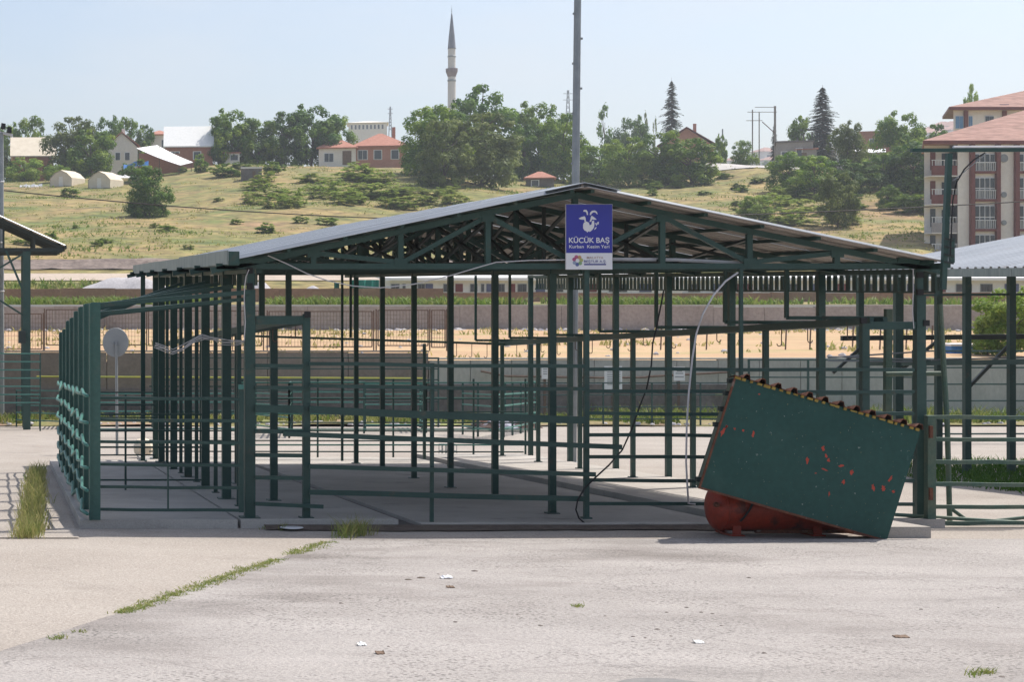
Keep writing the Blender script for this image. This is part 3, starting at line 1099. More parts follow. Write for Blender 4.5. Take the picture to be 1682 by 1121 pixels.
# ------------------------------------------------------------------ bar panels across the front
fp = thing('bar_fence', 'green bar fence panel across the left front of the shed', 'fence', P(690, 860, 20.9))
YQ = 20.9
for py in (601, 637, 672, 709, 748, 785):
    obj('bar', MB().bar(P(419, py, YQ), P(498, py + 1, YQ), 0.04, 0.045 if py != 672 else 0.09), M['green'], fp)
obj('bar', MB().bar(P(419, 828, YQ), P(531, 833, YQ), 0.04, 0.045), M['green'], fp)
for a, b, h in ((598, 602, 0.042), (634, 639, 0.042), (673, 691, 0.085), (809, 820, 0.06)):
    obj('bar', bent(P(508, a, YQ), P(960, b, YQ), 0.04, h, 0.016), M['green'], fp)
obj('bar', MB().bar(P(465, 713, YQ - 0.06), P(1021, 735, YQ - 0.06), 0.045, 0.055), M['green'], fp)
obj('bar', MB().bar(P(508, 767, YQ - 0.05), P(978, 780, YQ - 0.05), 0.045, 0.05), M['green'], fp)
obj('upright', MB().bar(P(710, 597, YQ + .05), P(709, 862, YQ + .05), 0.042), M['green'], fp)
fq = thing('bar_fence', 'green seven-bar fence panel across the right front, behind the tilted box', 'fence', P(1240, 860, 20.9))
for py in (607, 643, 679, 715, 751, 789, 828):
    obj('bar', bent(P(967, py, YQ + .05), P(1501, py + 1, YQ + .05), 0.036, 0.04), M['green'], fq)
fr = thing('bar_fence', 'low thin-barred railing across the far end of the shed', 'fence', (8.0, 37.6, G(37.6)))
for k in range(5):
    z = G(37.6) + 0.3 + 0.33 * k
    obj('bar', MB().bar((4.7, 37.6, z), (11.2, 37.6, z), 0.03), M['teal'], fr)
for x in (5.0, 6.6, 8.2, 9.9, 11.0):
    obj('upright', MB().bar((x, 37.64, G(37.6)), (x, 37.64, G(37.6) + 1.7), 0.035), M['green'], fr)

# ------------------------------------------------------------------ the sign on the truss
ys_ = 20.86
sg = thing('shed_sign', 'blue sign with a white two-headed goat and white footer on the truss', 'sign', P(967, 443, ys_))


def rect(px0, px1, py0, py1, Y, th=0.01):
    a = P(px0, py1, Y); b = P(px1, py0, Y)
    return MB().box(a.x, b.x, Y, Y + th, a.z, b.z)


obj('board', rect(929.5, 1006, 335.5, 443, ys_, 0.025), M['signwhite'], sg)
bl = obj('blue_panel', rect(930, 1005.6, 336, 415.7, ys_ - 0.003, 0.0028), M['blue'], sg)
wp = obj('footer_panel', rect(930, 1005.6, 416.2, 442.6, ys_ - 0.003, 0.0028), M['signwhite'], sg)
M['print_navy'] = mat('navy_print', (0.07, 0.08, 0.26), None, rough=0.5)
M['print_tan'] = mat('tan_print', (0.47, 0.33, 0.28), None, rough=0.5)


def text(body, px0, px1, py0, py1, m, par, bold=0.0):
    cu = bpy.data.curves.new('text', 'FONT')
    cu.body = body
    cu.size = 1.0
    cu.offset = bold
    to_ = bpy.data.objects.new('text', cu)
    C.objects.link(to_)
    bpy.context.view_layer.update()
    dg = bpy.context.evaluated_depsgraph_get()
    me = bpy.data.meshes.new_from_object(to_.evaluated_get(dg))
    bpy.data.objects.remove(to_)
    xs_ = [v.co.x for v in me.vertices]; zs_ = [v.co.y for v in me.vertices]
    a = P(px0, py1, ys_ - 0.006); b = P(px1, py0, ys_ - 0.006)
    mx, Mx, mz, Mz = min(xs_), max(xs_), min(zs_), max(zs_)
    for v in me.vertices:
        x, z = v.co.x, v.co.y
        v.co = (lerp(a.x, b.x, (x - mx) / (Mx - mx)), a.y, lerp(a.z, b.z, (z - mz) / (Mz - mz)))
    me.materials.clear()
    me.materials.append(m)
    me.update()
    o = bpy.data.objects.new('lettering', me)
    C.objects.link(o)
    o.parent = par
    return o


text('KÜÇÜK BAŞ', 934.5, 1001, 388.5, 401.5, M['signwhite'], bl, 0.016)
text('Kurban  Kesim Yeri', 935, 1001, 402.6, 407.8, M['signwhite'], bl, 0.012)
text('MALATYA', 964, 991, 421.5, 425.2, M['print_tan'], wp, 0.01)
text('BEŞTUR A.Ş.', 959.5, 996, 427.2, 433, M['print_navy'], wp, 0.01)
obj('underline', rect(959.5, 995.5, 433.4, 435.8, ys_ - 0.0055, 0.002), M['print_navy'], wp)
goat = [
    [(275, 120), (300, 100), (350, 100), (385, 150), (395, 230), (365, 230), (350, 170), (320, 145), (280, 150)],
    [(435, 230), (445, 170), (490, 125), (560, 115), (610, 150), (635, 215), (605, 205), (575, 165), (520, 165), (480, 200), (470, 230)],
    [(160, 315), (230, 280), (310, 262), (330, 300), (342, 395), (305, 400), (300, 348), (200, 340)],
    [(468, 262), (492, 250), (560, 300), (608, 345), (550, 348), (492, 342)],
    [(430, 400), (448, 350), (468, 264), (490, 343), (480, 382), (444, 402)],
    [(270, 470), (290, 420), (350, 390), (410, 420), (430, 470), (428, 640), (390, 642), (375, 670), (358, 640), (300, 610), (270, 560)],
    [(431, 490), (480, 462), (490, 384), (540, 370), (552, 450), (540, 540), (500, 600), (440, 650), (431, 645)],
    [(570, 430), (600, 425), (615, 480), (596, 500)],
    [(620, 410), (662, 395), (655, 460), (620, 470)],
    [(560, 560), (604, 520), (592, 572), (540, 602)],
]
gmb = MB()
for k, pg in enumerate(goat):
    gmb.prism([P(940 + x / 15.14, 338 + y / 15.14, ys_ - 0.006 + 0.0002 * k) for x, y in pg], (0, 0.002, 0))
obj('goat_emblem', gmb, M['signwhite'], bl)
for k, colr in enumerate(((0.45, 0.12, 0.22), (0.50, 0.30, 0.14), (0.40, 0.42, 0.16), (0.25, 0.40, 0.20), (0.10, 0.14, 0.32), (0.30, 0.36, 0.48), (0.42, 0.10, 0.22))):
    a = math.radians(110 - k * 360 / 7)
    cx = 948.8 + 6.0 * math.cos(a); cy = 428.3 - 6.3 * math.sin(a)
    ring = MB()
    ring.lathe([(0.016, 0), (0.023, 0), (0.023, 0.0015), (0.016, 0.0015)], P(cx, cy, ys_ - 0.0055), 10, 'y')
    obj('petal', ring, mat('petal_print', colr, None, rough=0.5), wp)

# ------------------------------------------------------------------ tilted green box over the red tank
YBX = 19.35
A, B, Cc, D = [P(a, b, YBX) for a, b in ((1207, 618), (1513, 706), (1456, 891), (1147, 803))]
bx = thing('tank_cover', 'dark green steel cover with rusty corrugated top, tilted onto its corner', 'cover', Cc)


def chipped():
    m = mat('chipped_green_paint', (0.012, 0.058, 0.050), (0.017, 0.068, 0.058), 1.5, 0.42, spec=0.25, c3=(0.026, 0.078, 0.066), s3=2.2, lo3=0.54, hi3=0.8, fine=0.1, fscale=14, bump=0.5, bscale=1.3)
    nt = m.node_tree; N = nt.nodes; L = nt.links
    b = N['Principled BSDF']
    src = b.inputs['Base Color'].links[0].from_socket
    tc = N.new('ShaderNodeTexCoord')
    def layer(src, scale, lo, col, stretch=(1, 1, 1), det=2.0):
        mp = N.new('ShaderNodeMapping'); mp.inputs['Scale'].default_value = stretch
        L.new(tc.outputs['Object'], mp.inputs[0])
        t_ = N.new('ShaderNodeTexNoise'); t_.inputs['Scale'].default_value = scale; t_.inputs['Detail'].default_value = det
        L.new(mp.outputs[0], t_.inputs['Vector'])
        r = N.new('ShaderNodeMapRange'); r.inputs[1].default_value = lo; r.inputs[2].default_value = lo + 0.012
        L.new(t_.outputs['Fac'], r.inputs[0])
        x = N.new('ShaderNodeMix'); x.data_type = 'RGBA'
        L.new(r.outputs[0], x.inputs[0]); L.new(src, x.inputs[6]); x.inputs[7].default_value = (*col, 1)
        return x.outputs[2]
    src = layer(src, 26.0, 0.715, (0.16, 0.20, 0.18))
    src = layer(src, 40.0, 0.72, (0.20, 0.18, 0.08))
    src = layer(src, 7.0, 0.70, (0.035, 0.085, 0.08), (1, 1, 0.35), 6.0)
    L.new(src, b.inputs['Base Color'])
    return m


M['chip'] = chipped()
ax = (B - A).normalized(); dn = (D - A).normalized(); bk = V((0.30, 0.95, 0)).normalized()
dep = 0.42
front = MB().prism([A, B, Cc, D], bk * 0.012)
fo = obj('front_panel', front, M['chip'], bx)
M['chiprust'] = mat('red_primer', (0.42, 0.06, 0.035), (0.34, 0.05, 0.03), 20, 0.7)
for (cx, cy, w, h, rot) in ((1188, 709, 7, 20, 30), (1193, 702, 4, 8, 40), (1207, 705, 4, 4, 0), (1221, 708, 4, 4, 0), (1237, 714, 4.5, 10, 10), (1352, 737, 6, 8, 0), (1357, 750, 4, 9, -25), (1361, 757, 5, 8, -20), (1326, 757, 6, 11, 10),
                            (1382, 766, 9, 4, 0), (1399, 777, 7, 13, 12), (1386, 793, 7, 8, 0), (1355, 772, 14, 2.5, 20), (1340, 778, 5, 2, 0), (1434, 801, 5, 13, -10), (1451, 803, 7, 11, 5), (1462, 788, 4, 12, 35), (1467, 808, 6, 6, 0), (1247, 648, 3, 3, 0), (1362, 812, 3, 9, 5)):
    mb = MB()
    pts = []
    nn = 15
    for i in range(nn):
        a = 2 * math.pi * i / nn
        r = R.uniform(0.45, 1.25)
        x = 0.5 * w * r * math.cos(a); y = 0.5 * h * r * math.sin(a)
        c_, s_ = math.cos(math.radians(rot)), math.sin(math.radians(rot))
        pts.append(P(cx + x * c_ - y * s_, cy + x * s_ + y * c_, YBX - 0.002))
    obj('paint_chip', mb.prism(pts, (0, 0.0015, 0)), M['chiprust'], fo)
for (p0, p1, nm) in ((A, D, 'side_panel'), (B, Cc, 'side_panel')):
    obj(nm, MB().prism([p0 + bk * 0.013, p1 + bk * 0.013, p1 + bk * dep, p0 + bk * dep], ax * (0.012 if p0 is A else -0.012)), M['chip'], bx)
obj('back_panel', MB().prism([A + bk * dep, B + bk * dep, Cc + bk * dep, D + bk * dep], bk * 0.012), M['rust'], bx)
# corrugated top: ribs run front to back
ncor = 12
mb = MB()
L_ = (B - A).length + 0.02
up = -dn
prof = []
for i in range(ncor):
    b0 = L_ * i / ncor; pp = L_ / ncor
    prof += [(b0, 0.012), (b0 + pp * 0.55, 0.014), (b0 + pp * 0.66, 0.062), (b0 + pp * 0.88, 0.06)]
prof.append((L_, 0.012))
vs = []
for (l, h) in prof:
    jit = 0.02 * R.uniform(-1, 1)
    p0 = A + ax * (l - 0.01) + up * h - bk * (0.05 + jit)
    p1 = A + ax * (l - 0.01) + up * (h - 0.05) + bk * (dep + 0.06)
    vs += [p0, p1, p0 - up * 0.008, p1 - up * 0.008]
fs = []
for i in range(len(prof) - 1):
    a = 4 * i; b = a + 4
    fs += [(a, b, b + 1, a + 1), (a + 2, a + 3, b + 3, b + 2), (a, a + 2, b + 2, b), (a + 1, b + 1, b + 3, a + 3)]
mb.add(vs, fs)
obj('corrugated_top', mb, M['rust'], bx)
M['foam'] = mat('yellow_foam', (0.38, 0.27, 0.06), (0.28, 0.20, 0.05), 8, 0.9)
mb = MB()
for i in range(26):
    a = A + ax * (L_ * (i + 0.2 * R.random()) / 26); ln = L_ / 26 * R.uniform(0.3, 0.9)
    mb.bar(a + dn * 0.012 - bk * 0.012, a + ax * ln + dn * 0.012 - bk * 0.012, 0.02, 0.028 * R.uniform(0.5, 1.2), up)
obj('foam_strip', mb, M['foam'], bx)
obj('edge_angle', MB().bar(D - bk * 0.008 + up * 0.012, Cc - bk * 0.008 + up * 0.012, 0.03, 0.022, up).bar(A - bk * 0.006 + ax * 0.008, D - bk * 0.006 + ax * 0.008, 0.02, 0.02, up), M['rust'], bx)
for f_ in (0.05, 0.16, 0.3, 0.44, 0.93):
    q = A.lerp(D, f_) - ax * 0.03 + bk * 0.1
    obj('hinge', MB().box(q.x - 0.012, q.x + 0.03, q.y - 0.02, q.y + 0.05, q.z - 0.03, q.z + 0.02), M['dark'], bx)

tk = thing('pressure_tank', 'red steel pressure tank on short legs under the tilted green cover', 'tank', P(1270, 885, 19.9))
M['red'] = mat('worn_red_paint', (0.31, 0.036, 0.015), (0.21, 0.025, 0.012), 6, 0.5, fine=0.2, fscale=25, c3=(0.06, 0.02, 0.015), s3=4, lo3=0.58, hi3=0.7)
c0 = P(1162, 834, 19.95)
zr0 = 0.26
pr = [(0.02, -0.0)]
for i in range(7):
    a = math.pi / 2 * i / 6
    pr.append((zr0 * math.sin(a) if i else 0.03, 0.12 * (1 - math.cos(a))))
pr = pr[1:] + [(zr0, 1.5)] + [(zr0 * math.cos(math.pi / 2 * i / 6) + 0.01, 1.5 + 0.12 * math.sin(math.pi / 2 * i / 6)) for i in range(1, 7)]
obj('vessel', MB().lathe(pr, (c0.x, c0.y, c0.z), 28, 'x'), M['red'], tk, True)
for px in (1212, 1345):
    q = P(px, 860, 19.75)
    for dy in (-0.17, 0.2):
        obj('leg', MB().box(q.x - 0.045, q.x + 0.045, c0.y + dy - 0.012, c0.y + dy + 0.012, G(c0.y + dy) + 0.0, c0.z - 0.12), M['red'], tk)
    obj('foot', MB().box(q.x - 0.07, q.x + 0.07, c0.y - 0.22, c0.y + 0.25, G(c0.y) - 0.006, G(c0.y) + 0.02), M['red'], tk)
obj('weld_band', MB().lathe([(zr0 + 0.001, 0), (zr0 + 0.006, 0.005), (zr0 + 0.006, 0.02), (zr0 + 0.001, 0.025)], (c0.x + 0.125, c0.y, c0.z), 28, 'x'), M['red'], tk, True)
obj('valve', MB().lathe([(0.02, 0), (0.02, 0.05), (0.032, 0.05), (0.032, 0.075), (0.012, 0.08)], (P(1177, 0, 19.7).x, c0.y - zr0 - 0.045, c0.z + 0.06), 8, 'y'), M['rust'], tk)
tag(obj('hose', MB().tube([P(1237, 827, 19.66), P(1230, 840, 19.66), P(1222, 851, 19.66), P(1216, 857, 19.66)], 0.012), M['black']), 'short black hose draped over the red tank', 'hose')
obj('base_beam', MB().box(P(1240, 0, 19.9).x, P(1400, 0, 19.9).x, 19.86, 19.92, G(19.9) + 0.02, G(19.9) + 0.07), M['rust'], tk)

# ------------------------------------------------------------------ right gate, gantry, loose pipes
rg = thing('bar_gate', 'sunlit green six-bar gate right of the shed', 'gate', P(1527, 865, 20.85))
obj('gate_post', MB().bar(P(1527.5, 683, 20.85), P(1527.5, 866, 20.85), 0.095), M['greenold'], rg)
for py in (686, 722, 759, 796, 833, 859):
    obj('bar', bent(P(1534, py, 20.85), P(1720, py + 1, 20.85), 0.042, 0.045, 0.008), M['greenold'], rg)
for py in (710, 812):
    obj('hinge', MB().bar(P(1529, py - 10, 20.77), P(1529, py + 10, 20.77), 0.035), M['rust'], rg)
tag(obj('leaning_pipe', MB().tube([P(1544, 500, 21.4), P(1556, 700, 21.3), P(1560, 858, 21.3)], 0.032, 8), M['greenold']), 'tall faded green pipe leaning upright behind the right gate', 'pipe')
tag(obj('cross_pipe', MB().tube([P(1455, 615, 21.5), P(1545, 614, 21.45)], 0.028, 8), M['greenold']), 'short rusty pipe tied level between two uprights at the right', 'pipe')
tag(obj('tall_pipe', MB().bar(P(1456, 858, 21.7), P(1459, 508, 21.7), 0.075), M['greenold']), 'square green upright beside the right door frame', 'post')
for k, (a, b, c, d, l) in enumerate(((1470, 846, 1720, 862, 'long pale green pipe lying on the slab behind the right gate'), (1530, 868, 1690, 850, 'green pipe lying slantwise across the other fallen pipe'), (1562, 836, 1592, 858, 'short green pipe propped at a slant behind the right gate'))):
    y0 = EYE * F / (a and (b - 615) or 1)
    tag(obj('fallen_pipe', MB().tube([P(a, b, 20.6 + 0.2 * k + .35), P(c, d, 20.6 + 0.2 * k + .3)], 0.022, 8), M['greenold']), l, 'pipe')
gn = thing('gantry_arm', 'green steel gantry post and long level arm at the right corner of the roof', 'gantry', P(1549, 475, 20.55))
obj('post', MB().bar(P(1549, 476, 20.55), P(1559, 252, 20.55), 0.056), M['green'], gn)
obj('arm', MB().bar(P(1497, 247, 20.55), P(1760, 246, 20.55), 0.05, 0.042), M['green'], gn)
obj('bracket', MB().bar(P(1563, 392, 20.55), P(1563, 432, 20.55), 0.05), M['green'], gn)
for py in (392, 405, 418, 430):
    obj('rung', MB().bar(P(1551, py, 20.52), P(1566, py + 3, 20.52), 0.022), M['dark'], gn)
obj('pipe', MB().tube([P(1566, 242, 20.55), P(1760, 241.5, 20.55)], 0.022), M['pvc'], gn)
obj('cable', MB().tube([P(1561, 420, 20.48), P(1565, 330, 20.48), P(1571, 300, 20.48), P(1584, 278, 20.48), P(1600, 262, 20.48), P(1618, 251, 20.48)], 0.008), M['black'], gn)
obj('guy_wire', MB().tube([P(1566, 297, 20.5), P(1620, 252, 20.5)], 0.005), M['grey'], gn)

# ------------------------------------------------------------------ posts and poles in the yard
lp = thing('light_pole', 'tall grey lighting pole rising behind the shed roof', 'pole', PG(940, 760))
b0 = PG(940, 761); Yl = b0.y
tp = P(949.5, -60, Yl)
obj('shaft', MB().tube([b0, tp, tp + (tp - b0).normalized() * 1.2], 0.088, 8, 0.055), M['grey'], lp)
for k in range(16):
    t_ = 0.2 + 0.05 * k
    q = b0.lerp(tp, t_)
    sd = 1 if k % 2 else -1
    obj('climbing_step', MB().box(q.x + sd * 0.06 - 0.03, q.x + sd * 0.06 + 0.045, q.y - 0.03, q.y + 0.03, q.z - 0.02, q.z + 0.02), M['grey'], lp)
q = tp + (tp - b0).normalized() * 1.2
obj('crossarm', MB().bar(q + V((-0.8, 0, 0)), q + V((0.8, 0, 0)), 0.08), M['grey'], lp)
for dx in (-0.6, 0.0, 0.6):
    obj('floodlight', MB().box(q.x + dx - 0.18, q.x + dx + 0.18, q.y - 0.18, q.y - 0.05, q.z + 0.05, q.z + 0.38), M['dark'], lp)
obj('base_plate', MB().box(b0.x - .17, b0.x + .17, b0.y - .17, b0.y + .17, b0.z - .01, b0.z + 0.02), M['grey'], lp)

l2 = thing('light_pole', 'grey floodlight pole at the left edge of the yard', 'pole', (P(2, 0, 66.8).x, 66.8, G(66.8)))
q = P(2, 218, 66.8)
obj('shaft', MB().tube([(q.x, 66.8, G(66.8)), (q.x, 66.8, q.z)], 0.12, 8, 0.09), M['grey'], l2)
obj('crossarm', MB().bar(P(-25, 213, 66.8), P(21, 222, 66.8), 0.1, 0.09), M['pvc'], l2)
for px, py in ((5, 207), (15, 213), (-10, 204)):
    c = P(px, py, 66.6)
    obj('floodlight', MB().prism([(c.x - .09, c.y, c.z - .1), (c.x + .09, c.y, c.z - .12), (c.x + .1, c.y, c.z + .09), (c.x - .06, c.y, c.z + .12)], (0, 0.2, 0)), M['black'], l2)
for py in (300, 400, 480):
    c = P(2, py, 66.8)
    obj('band', MB().lathe([(0.115, 0), (0.13, 0.03), (0.115, 0.06)], c, 8), M['pvc'], l2)

rs = thing('road_sign', 'round grey back of a road sign on a post in the left yard', 'sign', PG(193, 746))
b0 = PG(193, 746); Yr = b0.y - 0.04
c = P(190, 563, b0.y - 0.10)
ds = MB().lathe([(0.02, 0), (0.31, 0), (0.315, 0.006), (0.31, 0.012), (0.02, 0.012)], c, 32, 'y')
ds.v = [(c.x + (x - c.x) * 0.93, y, c.z + (z - c.z) * 1.05) for x, y, z in ds.v]
obj('disc', ds, mat('sign_back', (0.30, 0.32, 0.33), (0.34, 0.36, 0.37), 3, 0.5, metal=0.2), rs)
obj('post', MB().tube([(c.x + 0.03, c.y - 0.045, b0.z), (c.x + 0.01, c.y - 0.045, c.z + 0.02)], 0.032, 8), M['grey'], rs)
obj('clamp', MB().box(c.x - .05, c.x + .06, c.y - 0.085, c.y - 0.002, c.z - 0.06, c.z - 0.03), M['grey'], rs)


# ------------------------------------------------------------------ railings and pens behind the shed
def railing(label, pts, h, nr, m='teal', group=None, cat='railing', pw=0.05, post_step=1.8, h0=0.25):
    t_ = thing('pen_railing', label, cat, pts[0], group)
    for a, b in zip(pts, pts[1:]):
        a = V(a); b = V(b)
        for k in range(nr):
            z = h0 + (h - h0) * k / max(1, nr - 1)
            obj('bar', MB().bar(a + Z * z, b + Z * z, 0.045, 0.04), M[m], t_)
        n_ = max(1, round((b - a).length / post_step))
        for i in range(n_ + 1):
            q_ = a.lerp(b, i / n_)
            obj('post', MB().box(q_.x - pw / 2, q_.x + pw / 2, q_.y - pw / 2, q_.y + pw / 2, q_.z - 0.02, q_.z + h + 0.02), M['green'], t_)
    return t_


def gp(px, Y):
    return V((xs(px, Y), Y, G(Y)))


railing('green pen railing standing on the paving at the far left', [gp(27, 60.3), gp(105, 58.0), gp(108, 61.5)], 1.25, 5, 'teal')
railing('green railing of the loading ramp at the left edge', [gp(-30, 55.5), gp(66, 56.2)], 2.45, 7, 'teal', h0=0.9)
railing('green pen railing behind the left posts of the shed', [gp(150, 50), gp(408, 50.5)], 1.25, 5, 'teal')
railing('teal pen railing seen through the left door frame', [gp(420, 54), gp(475, 50), gp(478, 57)], 1.55, 5, 'teal')
railing('teal pen railing behind the second pair of bays from the left', [gp(480, 57), gp(600, 56.5)], 1.55, 5, 'teal')
railing('teal pen railing left of the junk heap', [gp(598, 54), gp(700, 54.5), gp(690, 60)], 1.5, 5, 'teal')
railing('bright teal pen corner standing over the junk heap', [gp(760, 53), gp(812, 49), gp(880, 57)], 1.55, 5, 'teal')
railing('long dark railing under the grey wall', [gp(830, 61), gp(1230, 61.5)], 1.5, 4, 'green')
railing('dark railing behind the tilted box at the right', [gp(1230, 50), gp(1520, 50.5)], 2.2, 5, 'green')
railing('tall dark bar fence at the right edge of the yard', [gp(1500, 46), gp(1760, 46.2)], 2.4, 6, 'green', post_step=3.1)
railing('long railing far behind the shed in front of the brown wall', [gp(250, 60), gp(720, 60.3)], 2.35, 6, 'green', post_step=3.0, h0=0.5)
# notice boards
def notice(label, px0, px1, py0, py1, pyb, lines):
    Y = 66.5
    t_ = thing('notice_board', label, 'notice', gp((px0 + px1) / 2, Y))
    a = P(px0, py1, Y); b = P(px1, py0, Y)
    o = obj('board', MB().box(a.x, b.x, Y, Y + 0.03, a.z, b.z), M['signwhite'], t_)
    cx = (a.x + b.x) / 2
    obj('post', MB().box(cx - 0.04, cx + 0.04, Y + 0.031, Y + 0.1, G(Y), b.z - 0.1), M['wire'], t_)
    for (u0, u1, v) in lines:
        obj('print_line', MB().box(lerp(a.x, b.x, u0), lerp(a.x, b.x, u1), Y - 0.004, Y - 0.001, lerp(a.z, b.z, v), lerp(a.z, b.z, v) + 0.035), M['grey'], o)
    return t_


notice('large white notice board on a post before the grey wall', 993, 1022, 602, 640, 690, [(0.15, 0.9, v) for v in (0.85, 0.72, 0.62, 0.52, 0.42, 0.33, 0.2)])
notice('small square white notice board right of the large one', 1107, 1125, 603, 626, 690, [(0.35, 0.65, 0.8), (0.25, 0.75, 0.65), (0.15, 0.85, 0.5), (0.1, 0.9, 0.25)])
notice('narrow white notice board left of the large one, half behind posts', 890, 901, 604, 623, 690, [(0.2, 0.8, v) for v in (0.8, 0.6, 0.4)])

# junk heap, wire crate
jh = thing('junk_heap', 'heap of dark rags and tarps lying on the far paving', 'heap', PG(830, 706))
for k in range(9):
    q = PG(785 + 10 * k, 702 + R.uniform(-1, 4))
    r = R.uniform(0.2, 0.34)
    mb = MB()
    nn, mm = 10, 6
    vs = []
    for j in range(mm):
        for i in range(nn):
            a = 2 * math.pi * i / nn; f_ = j / (mm - 1)
            rr = r * (1.3 - f_ * 1.15) * (1 + 0.4 * noise.noise((i * 0.7 + k * 9, j * 0.9, k)))
            vs.append((q.x + rr * 1.3 * math.cos(a), q.y + rr * math.sin(a), q.z + f_ * r * R.uniform(0.9, 1.3)))
    fs = [(j * nn + i, j * nn + (i + 1) % nn, (j + 1) * nn + (i + 1) % nn, (j + 1) * nn + i) for j in range(mm - 1) for i in range(nn)]
    fs.append(tuple((mm - 1) * nn + i for i in range(nn)))
    colr = [(0.05, 0.035, 0.035), (0.12, 0.06, 0.04), (0.16, 0.15, 0.17), (0.09, 0.06, 0.05), (0.22, 0.22, 0.26)][k % 5]
    obj('rag', mb.add(vs, fs), mat('rag_cloth', colr, tuple(c_ * 1.6 for c_ in colr), 4, 0.95), jh)
cr = thing('wire_crate', 'small empty wire crate standing on the slab at the far end', 'crate', PG(738, 753))
q = PG(738, 753)
for dx in (-0.16, -0.08, 0, 0.08, 0.16):
    obj('wire', MB().tube([(q.x + dx, q.y, q.z), (q.x + dx, q.y, q.z + 0.28)], 0.008, 4), M['grey'], cr)
    obj('wire', MB().tube([(q.x + dx, q.y + .25, q.z), (q.x + dx, q.y + .25, q.z + 0.28)], 0.008, 4), M['grey'], cr)
for z in (0.01, 0.14, 0.28):
    obj('hoop', MB().tube([(q.x - .16, q.y, q.z + z), (q.x + .16, q.y, q.z + z), (q.x + .16, q.y + .25, q.z + z), (q.x - .16, q.y + .25, q.z + z), (q.x - .16, q.y, q.z + z)], 0.008, 4), M['grey'], cr)
YBN = 76.0
bc = thing('storage_bin', 'blue steel bin with a pale lid on the field beyond the right bay', 'bin', (xs(1585, YBN), YBN, -1.15))
a = P(1563, 590, YBN); b = P(1607, 569, YBN)
obj('body', MB().box(a.x, b.x, YBN, YBN + 1.2, -1.25, b.z), M['tarp_b'], bc)
obj('lid', MB().box(a.x - .06, b.x + .06, YBN - .06, YBN + 1.26, b.z + 0.001, b.z + 0.09), M['signwhite'], bc)
for u in (0.2, 0.5, 0.8):
    obj('rib', MB().box(lerp(a.x, b.x, u) - .03, lerp(a.x, b.x, u) + .03, YBN - .05, YBN - .001, -1.25, b.z - .05), M['tarp_b'], bc)

# ------------------------------------------------------------------ second shed (right) and third shed (left edge)
s2 = thing('livestock_shed', 'grey roofed open shed at the right edge, its pale roof seen from above', 'shed', (21, 30, G(30)))
XC2 = 21.25
r2 = lambda x: 2.07 + 0.19 * 4.2 - 0.19 * abs(x - XC2)
for i in range(12):
    y0 = 24 + i; y1 = y0 + 1.03
    e = 0.003 * R.random()
    obj('roof_sheet', corr(17.02, r2(17.02) + e, XC2 - .02, r2(XC2) + e, y0, y1), M['roof'], s2)
    obj('roof_sheet', corr(XC2 + .02, r2(XC2) + e, 25.45, r2(25.45) + e, y0, y1), M['roof'], s2)
for i in range(6):
    obj('fascia_panel', MB().box(16.97, 16.99, 24 + 2 * i, 25.985 + 2 * i, 1.93, 2.075), M['fascia'], s2)
for y in (24.5, 27.0, 29.5, 32.0, 34.5, 36.0):
    for x in (17.3, 18.1, 21.25, 24.4, 25.1):
        obj('post', MB().box(x - .055, x + .055, y - .055, y + .055, G(y) - 0.02, r2(x) - 0.08), M['green'], s2)
    mb = MB().bar((17.05, y, 1.98), (25.4, y, 1.98), 0.06, 0.066)
    for s in (-1, 1):
        mb.bar((XC2, y, r2(XC2) - .06), (XC2 + s * 4.2, y, r2(17.05) - .05), 0.06, 0.07)
    for d in (0, 1.03, 2.06, 3.09):
        for s in (-1, 1):
            mb.bar((XC2 + s * d, y, 1.98), (XC2 + s * d, y, r2(XC2 + d) - .06), 0.05)
    obj('truss', mb, M['green'], s2)
for x in (17.6, 18.1):
    obj('hook_rail', MB().bar((x, 24, 0.95 - S * 3), (x, 36.5, 0.95 - S * 15.5), 0.06, 0.09), M['green'], s2)
obj('cross_beam', MB().bar(P(1382, 556, 36.2), P(1800, 552, 36.2), 0.09, 0.1), M['dark'], s2)
obj('brace', MB().bar(P(1588, 640, 35.8), P(1662, 562, 35.8), 0.06), M['dark'], s2)
obj('brace', MB().bar(P(1368, 613, 35.9), P(1420, 566, 35.9), 0.055), M['dark'], s2)
obj('brace', MB().bar(P(1478, 610, 35.9), P(1545, 556, 35.9), 0.055), M['dark'], s2)
obj('side_rail', MB().bar(P(1500, 485, 32), P(1760, 483, 32), 0.04), M['green'], s2)
for a, b in ((588, 577), (586, 592), (593, 595)):
    obj('cross_pipe', MB().tube([P(1360, a, 34), P(1530, b, 34)], 0.017, 6), M['grey'], s2)
obj('cross_pipe', MB().tube([P(1530, 592, 33.5), P(1720, 586, 33.5)], 0.017, 6), M['grey'], s2)

